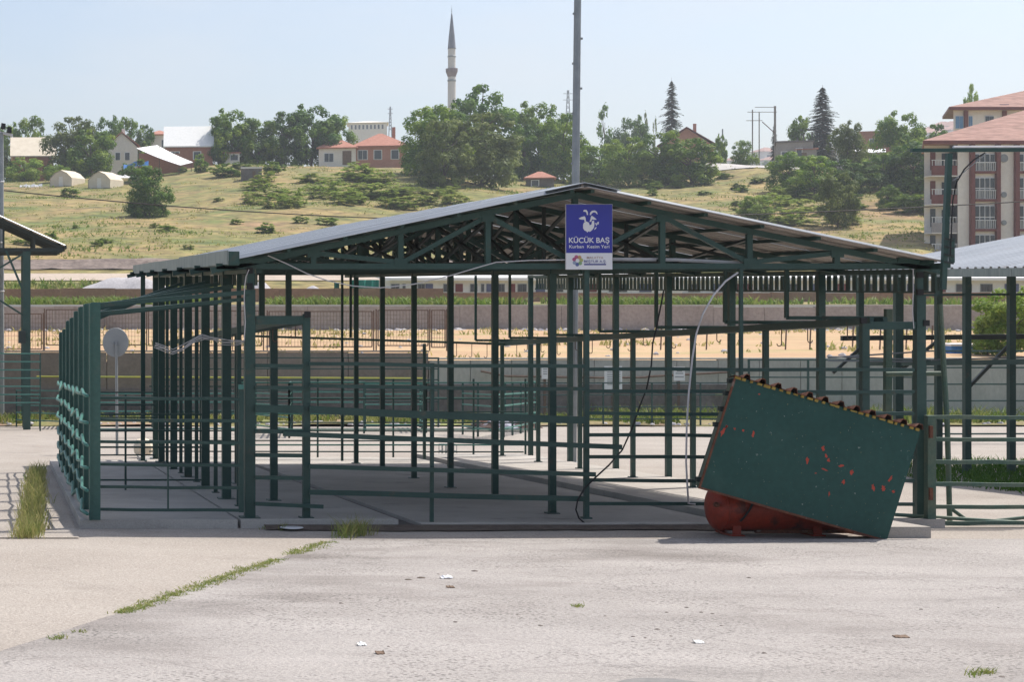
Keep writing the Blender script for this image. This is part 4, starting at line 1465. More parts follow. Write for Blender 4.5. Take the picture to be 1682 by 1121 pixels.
s3 = thing('livestock_shed', 'dark open shed roof and post at the left edge of the yard', 'shed', (-2, 58, G(58)))
Y3 = 57.0
e0 = P(108, 404, Y3); e1 = P(0, 355, Y3)
sl3 = (e1.z - e0.z) / (e0.x - e1.x)
xr3 = e0.x
xc3 = xr3 - 4.4
f3 = lambda x: e0.z + sl3 * (xr3 - x)
for i in range(7):
    y0 = Y3 + 1.2 * i
    obj('roof_sheet', corr(xc3, f3(xc3), xr3, f3(xr3), y0, y0 + 1.22, 0.24, 0.03), M['roof'], s3)
    obj('roof_sheet', corr(xc3 - 4.4, f3(xr3), xc3 - 0.01, f3(xc3), y0, y0 + 1.22, 0.24, 0.03), M['roof'], s3)
for y in (57.3, 60.0, 62.7, 65.2):
    mb = MB().bar((xc3 - 4.3, y, e0.z - .12), (xr3 - .03, y, e0.z - .12), 0.09, 0.12)
    mb.bar((xc3, y, f3(xc3) - .1), (xr3 - .05, y, f3(xr3) - .08), 0.08, 0.1)
    mb.bar((xc3, y, f3(xc3) - .1), (xc3 - 4.3, y, f3(xr3) - .08), 0.08, 0.1)
    for d in (1, 2, 3):
        mb.bar((xr3 - d, y, e0.z - .1), (xr3 - d, y, f3(xr3 - d) - .1), 0.06)
    obj('truss', mb, M['dark'], s3)
    xp = P(44, 0, 57.3).x
    obj('post', MB().box(xp - .12, xp + .12, y - .12, y + .12, G(y), e0.z - .17), M['green'], s3)
    obj('post', MB().box(xc3 - 3.6, xc3 - 3.4, y - .1, y + .1, G(y), e0.z - .17), M['green'], s3)
for k in range(5):
    x = xr3 - 0.2 - 0.9 * k
    obj('purlin', MB().bar((x, 57.05, f3(x) - .03), (x, 65.3, f3(x) - .03), 0.06, 0.05), M['dark'], s3)
obj('fascia', MB().box(xr3 - .02, xr3 + .03, Y3 - .05, Y3 + 8.4, e0.z - .1, e0.z + .02), M['dark'], s3)
obj('brace', MB().bar(P(10, 412, 57.2), P(38, 478, 57.2), 0.07), M['green'], s3)
obj('brace', MB().bar(P(0, 440, 57.25), P(38, 417, 57.25), 0.06), M['green'], s3)
obj('brace', MB().bar(P(0, 494, 57.25), P(38, 518, 57.25), 0.06), M['green'], s3)
c = P(36, 554, 57.1)
obj('meter_box', MB().box(c.x - .12, c.x + .12, 57.0, 57.18, c.z - .2, c.z + .2), M['dark'], s3)

# overhead cable across the yard
pts = []
for i in range(41):
    t_ = i / 40
    px = lerp(-200, 1900, t_)
    py = 362 - 90 * (2 * abs(t_ - 0.47)) ** 1.7 * (0.9 if t_ < 0.47 else 0.45)
    pts.append(P(px, py, 90))
tag(obj('overhead_cable', MB().tube(pts, 0.03, 5), M['black']), 'thin dark overhead cable sagging across the hillside', 'cable')

# framed mesh panels on the field
def mesh_panel(label, px0, px1, py0, py1, Y, nv):
    t_ = thing('mesh_panel', label, 'fence panel', P((px0 + px1) / 2, py1, Y))
    a = P(px0, py1, Y); b = P(px1, py0, Y)
    for p0, p1 in (((a.x, a.z), (a.x, b.z)), ((b.x, a.z), (b.x, b.z)), ((a.x, a.z), (b.x, a.z)), ((a.x, b.z), (b.x, b.z))):
        obj('frame_bar', MB().bar((p0[0], Y, p0[1]), (p1[0], Y, p1[1]), 0.045), M['wire'], t_)
    mb = MB()
    for i in range(1, nv):
        x_ = lerp(a.x, b.x, i / nv)
        mb.bar((x_, Y, a.z), (x_, Y, b.z), 0.012)
    for i in range(1, 8):
        z_ = lerp(a.z, b.z, i / 8)
        mb.bar((a.x, Y, z_), (b.x, Y, z_), 0.010)
    obj('wire_mesh', mb, M['wire'], t_)
    for x_ in (a.x - .08, b.x + .08):
        obj('stake', MB().bar((x_, Y + .02, -1.25), (x_, Y + .02, b.z + .05), 0.05), M['wire'], t_)
    return t_


mesh_panel('rusty mesh panel beside the left pole on the field', -60, 68, 516, 574, 78, 26)
mesh_panel('rusty mesh panel behind the cattle race', 76, 232, 509, 567, 78.3, 30)
mesh_panel('rusty mesh panel seen through the left posts', 244, 430, 511, 568, 78.6, 34)
mesh_panel('rusty mesh panel right of the left door frame', 442, 611, 512, 570, 78.2, 32)
mesh_panel('rusty mesh panel in the third bay', 621, 703, 510, 568, 78.4, 16)
mesh_panel('tilted narrow mesh panel in the fourth bay', 709, 731, 510, 571, 78.0, 5)
for k, px in enumerate((1010, 1085, 1160, 1290, 1330, 1400, 1445, 1488, 1530)):
    a = P(px, 585, 80)
    tag(obj('field_stake', MB().bar((a.x, 80, -1.25), (a.x + .05, 80, P(0, 535, 80).z), 0.05), M['wire']), 'thin stake standing in the dry field behind the grey wall', 'stake', 'stakes in the dry field')
# ------------------------------------------------------------------ vegetation
def leafcard(mb, c, nrm, s, t, rr):
    a = nrm.cross(V((rr.uniform(-1, 1), rr.uniform(-1, 1), rr.uniform(-1, 1)))).normalized()
    b = nrm.cross(a)
    l = s * rr.uniform(0.7, 1.3); w = s * rr.uniform(0.45, 0.8)
    mb.add([c - a * l, c - b * w * 0.9 + a * l * 0.1, c + a * l, c + b * w + a * l * 0.15], [(0, 1, 2, 3)])
    mb.t += [t] * 4


def crown_mesh(seed, nclump, nleaf, ls, wid=1.0, low=0.18, shape='round', upb=0.45):
    """unit tree: height 1, crown width 1 (radius .5*wid), leaves in clumps"""
    rr = random.Random(seed)
    mb = MB()
    cl = []
    for i in range(nclump):
        for _ in range(30):
            u = rr.uniform(-1, 1); v = rr.uniform(-1, 1); h = rr.uniform(low, 0.97)
            hh = (h - low) / (1 - low)
            if shape == 'round':
                rmax = (max(0.0, 1 - (2 * hh - 0.85) ** 2 / 1.45)) ** 0.5
            else:
                rmax = (1 - hh) ** 0.6
            rmax *= 0.86 + 0.3 * noise.noise((u * 1.5 + seed, v * 1.5, h * 3))
            d = (u * u + v * v) ** 0.5
            if d <= rmax and d > rmax * 0.25:
                break
        r = rr.uniform(0.07, 0.14) * (0.75 if hh > 0.75 else 1.0)
        cl.append((V((u * 0.5 * wid, v * 0.5 * wid, h)), r, rr.choice((0.0, 0.25, 0.6, 1.0)) + rr.uniform(-.1, .1)))
    per = nleaf // nclump
    for c, r, tt in cl:
        k = int(per * (r / 0.11) ** 1.5)
        for _ in range(k):
            d = V((rr.gauss(0, 1), rr.gauss(0, 1), rr.gauss(0, 1) + 0.25)).normalized()
            q = c + V((d.x, d.y, d.z * 0.8)) * (r * rr.uniform(0.55, 1.12))
            nn = (d + V((rr.uniform(-.5, .5), rr.uniform(-.5, .5), upb + rr.uniform(-.4, .5)))).normalized()
            leafcard(mb, q, nn, ls * rr.uniform(0.7, 1.3), min(1, max(0, tt + rr.uniform(-0.3, 0.3))), rr)
    tr = MB()
    tr.tube([(0, 0, -0.03), (0.01, 0.0, low * 0.7), (0.0, 0.012, low + 0.22), (0.01, 0, 0.75)], 0.028, 7, 0.006)
    for c, r, tt in rr.sample(cl, min(len(cl), 14)):
        z0 = min(0.7, max(low * 0.7, c.z - 0.25))
        tr.tube([(0.005, 0.003, z0), (c.x * 0.5, c.y * 0.5, (z0 + c.z) / 2 + 0.02), (c.x, c.y, c.z)], 0.011, 5, 0.003)
    return mb, tr


def fir_mesh(seed, nl=40, ragged=0.0, wide=1.0):
    rr = random.Random(seed)
    mb = MB()
    tr = MB().tube([(0, 0, -0.03), (0, 0, 0.5), (0, 0, 1.0)], 0.02, 6, 0.002)
    for i in range(nl):
        h = 0.08 + 0.9 * (i / nl) ** 0.95
        rad = (0.5 * (1 - h) ** 0.85 + 0.02) * (1 + ragged * 0.7 * rr.uniform(-1, 0.6))
        nb = int(9 + 6 * (1 - h))
        h0 = h
        for k in range(nb):
            h = min(0.995, h0 + rr.uniform(-0.022, 0.022) * (1 - h0 * 0.6))
            a = 2 * math.pi * (k + rr.random()) / nb
            L = rad * rr.uniform(0.6, 1.15) * (1 + ragged * rr.uniform(-0.5, 0.4))
            d = V((math.cos(a), math.sin(a), -0.22 + 0.25 * h))
            tr.tube([(0, 0, h), tuple(V((0, 0, h)) + d * L * 0.9)], 0.005, 4, 0.001)
            t_ = rr.uniform(0.0, 0.8)
            for q in range(7):
                f = (q + 0.5 * rr.random()) / 7
                if f < 0.15: continue
                c = V((0, 0, h)) + d * (L * f) + V((rr.uniform(-.01, .01), rr.uniform(-.01, .01), -0.012 * f))
                for sd in (-1, 1):
                    sdv = V((-d.y, d.x, 0)) * sd
                    tip = c + (sdv * 0.5 + d * 0.7 + V((0, 0, -0.25 * rr.random()))) * (min(0.085, 0.02 + 0.25 * rad) * (1.15 - 0.5 * f))
                    w = d * 0.02
                    mb.add([c - w, c + w, tip], [(0, 1, 2)])
                    mb.t += [t_] * 3
    return mb, tr


def mk(name, mb, m):
    me = bpy.data.meshes.new(name)
    me.from_pydata(mb.v, [], mb.f)
    me.materials.append(m)
    if mb.t:
        ca = me.color_attributes.new('tint', 'FLOAT_COLOR', 'POINT')
        fl = []
        for t_ in mb.t:
            fl.extend((t_, t_, t_, 1.0))
        ca.data.foreach_set('color', fl)
    me.update()
    return me


TREE = {}
for i, sd in enumerate((3, 8, 21, 34)):
    TREE['b%d' % i] = crown_mesh(sd, 90, 11500, 0.022, 1.0, (0.03, 0.0, 0.05, 0.0)[i])
for i, sd in enumerate((5, 15, 25)):
    TREE['s%d' % i] = crown_mesh(sd, 40, 3000, 0.04, 1.0, 0.0, 'round', 1.0)
TREE['f0'] = fir_mesh(2, 34, 0.5)
TREE['f1'] = fir_mesh(9, 40, 0.35)
TREE['c0'] = crown_mesh(41, 34, 2600, 0.03, 1.0, 0.05, 'cone')
CM = {}


def tree(kind, m, px, pytop, pybase, wpx, label, cat='tree', group=None, Y=None, loc=None):
    if loc is None:
        loc = place(px, pybase) if Y is None else V((xs(px, Y), Y, terr(xs(px, Y), Y)))
    h = EYE + (HOR - pytop) * loc.y / F - loc.z
    h = max(h, 0.5)
    w = wpx * loc.y / F * (1.22 if kind[0] == 'b' and Y is None else 1.0)
    t_ = thing(cat.replace(' ', '_') if cat != 'tree' else ('fir_tree' if kind[0] == 'f' else 'broadleaf_tree'), label, cat, loc, group, R.uniform(0, 6.28), (w, w, h))
    key = (kind, m)
    if key not in CM:
        mb, tr = TREE[kind]
        CM[key] = mk('crown', mb, M[m])
        if ('t', kind) not in CM:
            CM[('t', kind)] = mk('trunk', tr, M['bark'])
    inst('crown', CM[key], t_, True)
    inst('trunk', CM[('t', kind)], t_, True)
    return t_


T = [
    ('b0', 'leaf_mid', 12, 200, 262, 50, 'tree behind the floodlight pole at the far left'),
    ('b1', 'leaf_mid', 48, 194, 262, 66, 'round tree behind the cream roofed barn'),
    ('b2', 'leaf_olive', 118, 193, 285, 84, 'broad olive green tree right of the cream roofed barn'),
    ('b3', 'leaf_mid', 150, 212, 288, 74, 'mid green tree above the two canvas tents'),
    ('b0', 'leaf_dark', 178, 188, 262, 56, 'dark tree behind the thin red roof'),
    ('b1', 'leaf_mid', 214, 195, 258, 50, 'slim tree just right of the thin red roof'),
    ('b2', 'leaf_dark', 236, 206, 254, 40, 'small dark tree left of the white roofed brick house'),
    ('b0', 'leaf_mid', 380, 178, 264, 70, 'pale airy tree right of the white roofed brick house'),
    ('b3', 'leaf_dark', 362, 205, 264, 50, 'dark tree against the brick house wall'),
    ('b1', 'leaf_mid', 425, 196, 266, 66, 'green tree in the middle of the left tree row'),
    ('b2', 'leaf_dark', 465, 185, 266, 70, 'dark tree left of the tallest tree of the left row'),
    ('b0', 'leaf_dark', 512, 171, 266, 84, 'tallest dark tree of the row left of the red roofed house'),
    ('b3', 'leaf_mid', 548, 188, 262, 60, 'green tree behind the left end of the red roofed house'),
    ('b1', 'leaf_mid', 704, 176, 288, 92, 'large green tree at the right end of the red roofed house'),
    ('b0', 'leaf_mid', 724, 170, 296, 90, 'bright green tree in the big central clump, left side'),
    ('b2', 'leaf_dark', 792, 142, 290, 100, 'tallest tree of the central clump, right of the minaret'),
    ('b3', 'leaf_olive', 790, 186, 306, 120, 'greyish olive tree in front of the central clump'),
    ('b1', 'leaf_olive', 730, 200, 308, 80, 'olive tree low in the central clump'),
    ('b0', 'leaf_mid', 884, 166, 292, 92, 'tall tree with a knobbly top right of the central clump'),
    ('b3', 'leaf_mid', 925, 188, 300, 76, 'green tree just left of the tall lighting pole'),
    ('b2', 'leaf_dark', 860, 205, 296, 70, 'dark tree behind the small red pavilion'),
    ('b1', 'leaf_mid', 985, 240, 304, 80, 'low green tree just right of the tall lighting pole'),
    ('b0', 'leaf_dark', 1038, 188, 240, 52, 'dark round tree between the cone tree and the spire fir'),
    ('b3', 'leaf_light', 1032, 226, 308, 76, 'yellowish tree with a visible trunk above the roof ridge'),
    ('b1', 'leaf_mid', 1085, 216, 304, 80, 'tall green shrubby tree before the pink gabled house'),
    ('b2', 'leaf_mid', 1135, 228, 304, 84, 'broad shrubby tree below the pink gabled house'),
    ('b0', 'leaf_mid', 1184, 219, 264, 18, 'thin wispy tree by the white post on the brow'),
    ('b1', 'leaf_mid', 1222, 232, 264, 40, 'low tree beside the pale road'),
    ('b3', 'leaf_mid', 1312, 190, 262, 44, 'green tree left of the tall blue fir'),
    ('b0', 'leaf_olive', 1394, 198, 300, 56, 'olive brown tree right of the tall blue fir'),
    ('b2', 'leaf_mid', 1296, 250, 318, 70, 'leafy tree at the left of the right-hand thicket'),
    ('b1', 'leaf_mid', 1338, 255, 324, 74, 'leafy tree below the tall blue fir'),
    ('b3', 'leaf_dark', 1400, 262, 318, 70, 'dark tree in the middle of the right-hand thicket'),
    ('b0', 'leaf_mid', 1478, 182, 300, 76, 'tall tree rising over the right-hand thicket'),
    ('b2', 'leaf_dark', 1500, 234, 318, 96, 'big dark tree left of the apartment block'),
    ('b1', 'leaf_mid', 1450, 250, 312, 70, 'green tree below the white flat roof'),
    ('b3', 'leaf_dark', 1530, 205, 300, 70, 'dark tree touching the apartment block'),
    ('b0', 'leaf_olive', 1376, 280, 375, 58, 'small tree with a bare trunk on the slope at the right'),
    ('b1', 'leaf_light', 1242, 322, 366, 54, 'young tree with thin trunk on the slope behind the roof'),
    ('b2', 'leaf_mid', 1460, 304, 346, 36, 'small upright tree in the dry grass at the right'),
    ('b3', 'leaf_mid', 1500, 318, 352, 60, 'low rounded tree beside the apartment block'),
    ('b1', 'leaf_dark', 246, 276, 357, 70, 'dark rounded tree standing alone on the left slope'),
    ('b3', 'leaf_light', 40, 258, 296, 56, 'yellow green tree in front of the cream roofed barn'),
    ('b0', 'leaf_light', 92, 270, 300, 40, 'small yellow green tree left of the tents'),
]
for a in T:
    tree(*a)
tree('f0', 'leaf_fir', 1103, 127, 250, 66, 'ragged spire fir above the pink gabled house')
tree('f1', 'leaf_fir', 1351, 139, 262, 92, 'tall dense blue fir in the right-hand thicket')
tree('c0', 'leaf_dark', 993, 164, 250, 50, 'dark cone shaped tree right of the lighting pole')
tree('f0', 'leaf_fir', 1272, 200, 262, 26, 'thin fir behind the power frame')
tree('c0', 'leaf_olive', 1060, 176, 240, 22, 'distant grey poplar left of the spire fir', Y=440)
tree('c0', 'leaf_olive', 1076, 186, 240, 18, 'second distant grey poplar, beside the spire fir', Y=440)
tree('b2', 'leaf_light', 1597, 140, 240, 36, 'pale tree top showing over the upper tiled roof', Y=330)
tree('b0', 'leaf_light', 1660, 470, 600, 96, 'bright green tree beyond the right-hand bay', loc=V((xs(1660, 74), 74, -1.2)))
tree('b1', 'leaf_light', 1612, 520, 600, 50, 'small bright green tree left of its larger neighbour beyond the right bay', loc=V((xs(1622, 75), 75, -1.2)))
# bushes on the slope
BG = 'low bushes scattered on the hillside'
spots = []
ORD = ['first', 'second', 'third', 'fourth', 'fifth', 'sixth', 'seventh', 'eighth', 'ninth', 'tenth', 'eleventh', 'twelfth']
BL = ['', '', 'on the far left slope', 'just below the brick house', 'just right of the roof ridge', '', 'in the dry grass left of the apartment block',
      'between the roof ridge and the pale road', 'in the grass above the left roof edge', 'beside the young thin tree']
MASS = {0: 'mass of bright green scrub on the slope left of the roof ridge', 1: 'bright green scrub below the central tree clump', 5: 'light green scrub below the right-hand thicket'}
TREE['m0'] = crown_mesh(61, 26, 800, 0.055, 1.0, 0.0, 'round', 1.6)
TREE['m1'] = crown_mesh(67, 26, 800, 0.055, 1.0, 0.0, 'round', 1.6)
for rgn, (x0, x1, y0, y1, n_, m) in enumerate(((395, 640, 292, 345, 40, 'leaf_light'), (640, 770, 306, 345, 14, 'leaf_light'), (20, 380, 315, 425, 12, 'leaf_light'), (250, 400, 262, 292, 8, 'leaf_mid'), (1050, 1140, 296, 326, 8, 'leaf_light'),
                                (1270, 1400, 318, 372, 18, 'leaf_light'), (1400, 1525, 300, 360, 12, 'leaf_mid'), (1150, 1290, 282, 330, 9, 'leaf_mid'), (300, 560, 350, 420, 9, 'leaf_light'), (1180, 1260, 330, 352, 4, 'leaf_light'))):
    if rgn in MASS:
        mbm = MB()
        base, _tr = TREE['m%d' % (rgn % 2)]
        for i in range(n_):
            px = R.uniform(x0, x1); py = R.uniform(y0, y1)
            c = place(px, py)
            w = R.uniform(40, 84) * c.y / F; h = w * R.uniform(0.2, 0.38)
            ca_, sa_ = math.cos(i * 2.4), math.sin(i * 2.4)
            mbm.add([(c.x + (x * ca_ - y * sa_) * w, c.y + (x * sa_ + y * ca_) * w, c.z + z * h) for x, y, z in base.v], base.f)
            dt = R.uniform(-.15, .2)
            mbm.t += [min(1, max(0, q + dt)) for q in base.t]
        stuff('scrub', mbm, M['leaf_scrub'], MASS[rgn], 'scrub')
        continue
    pl = sorted((R.uniform(x0, x1), R.uniform(y0, y1)) for _ in range(n_))
    for i, (px, py) in enumerate(pl):
        w = R.uniform(16, 40)
        tree(R.choice(('s0', 's1', 's2')), m, px, py - w * R.uniform(0.28, 0.5), py, w, ORD[i] + ' bush from the left ' + BL[rgn], 'bush', BG)
for px, a, b, w, lab in ((225, 262, 300, 60, 'dark shrub below the blue tarp'), (450, 265, 288, 44, 'dark rounded shrub beside the grey hut'), (365, 268, 292, 50, 'green shrub below the small white hut'),
                         (205, 268, 288, 26, 'small shrub right of the rear tent'), (330, 252, 284, 28, 'shrub against the brick house corner')):
    tree('s1', 'leaf_mid', px, a, b, w, lab, 'bush')


def blades(mb, c, h, n_, spread, rr, lean=0.35, w=0.008, tt=None):
    for _ in range(n_):
        a = rr.uniform(0, 6.283)
        r = spread * rr.random() ** 0.6
        b = V((c[0] + r * math.cos(a), c[1] + r * math.sin(a), c[2]))
        hh = h * rr.uniform(0.4, 1.15)
        d = V((rr.uniform(-1, 1), rr.uniform(-1, 1), 0)) * lean * hh
        s = V((math.sin(a * 3), math.cos(a * 3), 0)) * w
        mid = b + d * 0.35 + Z * hh * 0.6
        tip = b + d + Z * hh
        mb.add([b - s, b + s, mid + s * 0.7, mid - s * 0.7, tip], [(0, 1, 2, 3), (3, 2, 4)])
        t_ = rr.uniform(0, 0.6) if tt is None else min(1, max(0, tt + rr.uniform(-.25, .25)))
        mb.t += [t_] * 5


rr = random.Random(77)
# scrub over the whole hill
mb = MB()
for i in range(7000):
    py = rr.uniform(275, 438); px = rr.uniform(-30, 1560)
    y = rr.uniform(168, 330)
    x = (px - VPX) * y / F
    g = noise.noise((x * 0.055, y * 0.09, 5.0))
    if rr.random() > 0.55 + g: continue
    h = rr.uniform(0.12, 0.36) * (1 + 0.6 * g)
    blades(mb, (x, y, terr(x, y) - 0.03), h, 7, 0.9, rr, 1.6, 0.08, 0.45 - 0.9 * g + rr.uniform(-.15, .15))
stuff('hill_grass', mb, M['scrub'], 'tufts of green and straw coloured grass on the hillside', 'grass')
# weeds along the terrace and walls
mb = MB()
for i in range(2600):
    x = rr.uniform(-14, 70); y = rr.uniform(112.6, 118)
    if noise.noise((x * 0.16, 2, 0)) < -0.28: continue
    px = VPX + x * F / y
    if px > 1180 and rr.random() < 0.75: continue
    blades(mb, (x, y, 0.5), rr.uniform(0.25, 0.6), 7, 0.45, rr, 1.1, 0.06, rr.uniform(0.0, 0.2))
for i in range(700):
    x = rr.uniform(-20, 22); y = rr.uniform(147, 155)
    blades(mb, (x, y, terr(x, y)), rr.uniform(0.3, 0.8), 5, 0.5, rr, 0.8, 0.09, rr.uniform(0, 0.5))
stuff('terrace_weeds', mb, M['grass'], 'green weeds above the low block wall', 'weeds')
mb = MB()
for i in range(2600):
    x = rr.uniform(-6, 42); y = rr.uniform(61.5, 67.8)
    g = noise.noise((x * 0.3, y * 0.3, 9))
    if g < -0.15: continue
    blades(mb, (x, y, G(y) + 0.08), rr.uniform(0.15, 0.5) * (1.3 if x > 22 else 0.8), 7, 0.28, rr, 0.8, 0.03, rr.uniform(0, 0.75) if x < 18 else rr.uniform(0, 0.45))
stuff('verge_weeds', mb, M['grass'], 'weeds growing at the foot of the boundary walls', 'weeds')
mb = MB()
for i in range(1500):
    x = rr.uniform(-20, 60); y = rr.uniform(69, 111)
    if noise.noise((x * 0.12, y * 0.12, 4)) < 0.05 and y < 104: continue
    blades(mb, (x, y, -1.15), rr.uniform(0.12, 0.4), 5, 0.5, rr, 0.8, 0.05, rr.uniform(0.5, 1.0))
stuff('field_grass', mb, M['grass'], 'dry straw tufts on the field', 'grass')
# tall grass strip beside the race
mb = MB()
for i in range(900):
    y = 19.45 + 13.5 * rr.random() ** 1.35
    x = 0.26 + 0.024 * (y - 19.5) + 0.10 * noise.noise((y * 1.2, 0, 0)) + rr.gauss(0, 0.07)
    blades(mb, (x, y, G(y)), rr.uniform(0.06, 0.25), 5, 0.07, rr, 0.6, 0.005, rr.uniform(0.25, 0.95))
stuff('tall_grass', mb, M['grass'], 'strip of tall green and yellow grass beside the cattle race', 'grass')
# tuft at the slab edge and sparse ones in the shade
mb = MB()
for i in range(60):
    q = PG(580 + rr.gauss(0, 14), 878 + rr.gauss(0, 4))
    blades(mb, q, rr.uniform(0.08, 0.24), 6, 0.07, rr, 0.9, 0.004, rr.uniform(0.2, 0.9))
for i in range(12):
    q = PG(455 + rr.gauss(0, 14), 869 + rr.gauss(0, 2))
    blades(mb, q, rr.uniform(0.05, 0.12), 6, 0.06, rr, 0.7, 0.005, 0.4)
stuff('weed_tuft', mb, M['grass'], 'ragged weed tuft at the shaded edge of the slab', 'weeds')
# grass in the joint between paving and asphalt
mb = MB()
for i in range(900):
    y = rr.uniform(11.2, 19.0)
    den = noise.noise((y * 1.1, 5.5, 0)) + 0.35 * noise.noise((y * 4, 1, 0)) + (0.42 if 13.3 < y < 19.0 else -0.18)
    if den < 0.02: continue
    x = a0.x + kj * (y - a0.y) + 0.10 * noise.noise((y * 0.9, 3.1, 0)) + rr.gauss(0, 0.035 + 0.03 * max(0, den))
    blades(mb, (x, y, G(y)), rr.uniform(0.012, 0.032), 7, 0.05, rr, 1.6, 0.004, rr.uniform(0.15, 0.6))
for (px, py, n_) in ((948, 998, 8), (1620, 1108, 14), (1600, 1112, 6), (130, 1040, 6), (95, 1052, 8)):
    for i in range(n_):
        q = PG(px + rr.gauss(0, 5), py + rr.gauss(0, 1.2))
        blades(mb, q, rr.uniform(0.02, 0.05), 6, 0.04, rr, 1.2, 0.004, rr.uniform(0.1, 0.6))
stuff('joint_grass', mb, M['grass'], 'low grass growing along the joint in the foreground paving', 'grass')
# weed bed behind the right gate, shed's shade put in as dark leaf colour
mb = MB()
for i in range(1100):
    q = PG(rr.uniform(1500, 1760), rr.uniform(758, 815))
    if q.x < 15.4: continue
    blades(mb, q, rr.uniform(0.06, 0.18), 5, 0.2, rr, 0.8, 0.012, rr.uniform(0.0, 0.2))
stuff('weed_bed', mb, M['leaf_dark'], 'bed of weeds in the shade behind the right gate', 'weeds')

# ------------------------------------------------------------------ houses on the hill
def house(name, label, px, pybase, wpx, wallpx, roofpx, mw, mr, kind='hip', depth=7.0, win=(), over=0.5, Y=None, chimney=None, yaw=None, sink=3.0, doors=(), cat='house'):
    loc = place(px, pybase) if Y is None else V((xs(px, Y), Y, EYE + (HOR - pybase) * Y / F))
    u = loc.y / F
    w = wpx * u / 2; h = wallpx * u; r = roofpx * u
    loc.z = max(loc.z, EYE + (HOR - pybase) * loc.y / F)
    ang = -math.atan2(loc.x, loc.y) if yaw is None else yaw
    t_ = thing(name, label, cat, loc, None, ang)
    lc = lambda n_, mb_, m_, p_=None: inst(n_, mk(n_, mb_, M[m_]), p_ or t_, True)
    wall = lc('wall', MB().box(-w, w, 0, depth, -sink, h), mw)
    mb_ = MB()
    o_ = over
    if kind == 'hip':
        e = min(w, depth / 2) * 0.95
        mb_.add([(-w - o_, -o_, h), (w + o_, -o_, h), (w + o_, depth + o_, h), (-w - o_, depth + o_, h), (-w + e, depth / 2, h + r), (w - e, depth / 2, h + r),
                 (-w - o_, -o_, h + .18), (w + o_, -o_, h + .18), (w + o_, depth + o_, h + .18), (-w - o_, depth + o_, h + .18)],
                [(3, 2, 1, 0), (6, 7, 5, 4), (7, 8, 5), (8, 9, 4, 5), (9, 6, 4), (0, 1, 7, 6), (1, 2, 8, 7), (2, 3, 9, 8), (3, 0, 6, 9)])
    elif kind == 'gable_side':    # ridge parallel to the front
        mb_.prism([(-w - o_, -o_, h), (-w - o_, depth / 2, h + r), (-w - o_, depth + o_, h), (-w - o_, depth + o_, h + .2), (-w - o_, depth / 2, h + r + .2), (-w - o_, -o_, h + .2)], (2 * w + 2 * o_, 0, 0))
        lc('gable', MB().prism([(-w, 0, h), (-w, depth / 2, h + r), (-w, depth, h)], (2 * w, 0, 0)), mw)
    elif kind == 'gable_front':
        mb_.prism([(-w - o_, -o_, h), (0, -o_, h + r), (w + o_, -o_, h), (w + o_, -o_, h + .2), (0, -o_, h + r + .2), (-w - o_, -o_, h + .2)], (0, depth + 2 * o_, 0))
        lc('gable', MB().prism([(-w, 0, h), (0, 0, h + r * 0.98), (w, 0, h)], (0, depth, 0)), mw)
    elif kind == 'shed':          # front edge low
        mb_.prism([(-w - o_, -o_, h), (-w - o_, depth, h + r), (-w - o_, depth, h + r + .15), (-w - o_, -o_, h + .15)], (2 * w + 2 * o_, 0, 0))
    else:
        mb_.box(-w - o_, w + o_, -o_, depth + o_, h, h + max(r, 0.25))
    roof_ = lc('roof', mb_, mr)
    if chimney:
        lc('chimney', MB().box(chimney * w - .3, chimney * w + .3, depth / 2 - .3, depth / 2 + .3, h + r * 0.3, h + r + 1.1), mw, roof_)
    for (a, b, c_, d_) in win:
        x0 = lerp(-w, w, a); x1 = lerp(-w, w, b); z0 = h * c_; z1 = h * d_
        f_ = lc('window', MB().box(x0 - .1, x1 + .1, -0.06, 0.0, z0 - .1, z1 + .1), 'white')
        nn = max(1, round((x1 - x0) / 1.0))
        for i in range(nn):
            lc('pane', MB().box(lerp(x0, x1, i / nn) + .04, lerp(x0, x1, (i + 1) / nn) - .04, -0.08, -0.061, z0, z1), 'glass', f_)
    for (a, b, d_) in doors:
        lc('door', MB().box(lerp(-w, w, a), lerp(-w, w, b), -0.05, 0, 0, h * d_), 'wood')
    return t_


house('barn', 'barn with a large cream roof behind trees at the far left', 55, 282, 66, 24, 34, 'brick', 'canvas', 'gable_side', 9, ((0.2, 0.3, 0.3, 0.7),), chimney=None, over=0.6)
house('farmhouse', 'house with a thin red sloping roof among the left trees', 200, 272, 52, 30, 24, 'cream', 'tile', 'gable_front', 9, ((0.3, 0.45, 0.3, 0.7), (0.6, 0.75, 0.3, 0.7)), chimney=0.1)
house('brick_house', 'brick house with a patched white metal roof', 310, 272, 78, 30, 36, 'brick', 'white', 'gable_side', 8, ((0.12, 0.3, 0.35, 0.75), (0.6, 0.75, 0.35, 0.75)), over=0.25)
house('cottage', 'small red roofed cottage behind the brick house', 262, 262, 34, 40, 10, 'cream', 'tile', 'hip', 6, ((0.6, 0.85, 0.5, 0.8),), Y=345)
house('hut', 'tiny pale hut with a rusty roof right of the brick house', 381, 266, 25, 14, 5, 'cream', 'tile', 'hip', 3, ((0.4, 0.9, 0.2, 0.8),), over=0.3)
house('block_hut', 'low grey block hut with a flat roof on the brow', 413, 297, 34, 19, 2, 'plinth', 'cream', 'flat', 3, (), over=0.05, doors=((0.55, 0.7, 0.8),))
house('village_house', 'long salmon house with a red tiled hip roof', 625, 271, 86, 30, 25, 'salmon', 'tile', 'hip', 9, ((0.08, 0.25, 0.32, 0.8), (0.38, 0.52, 0.32, 0.8), (0.7, 0.84, 0.32, 0.8)), chimney=0.5)
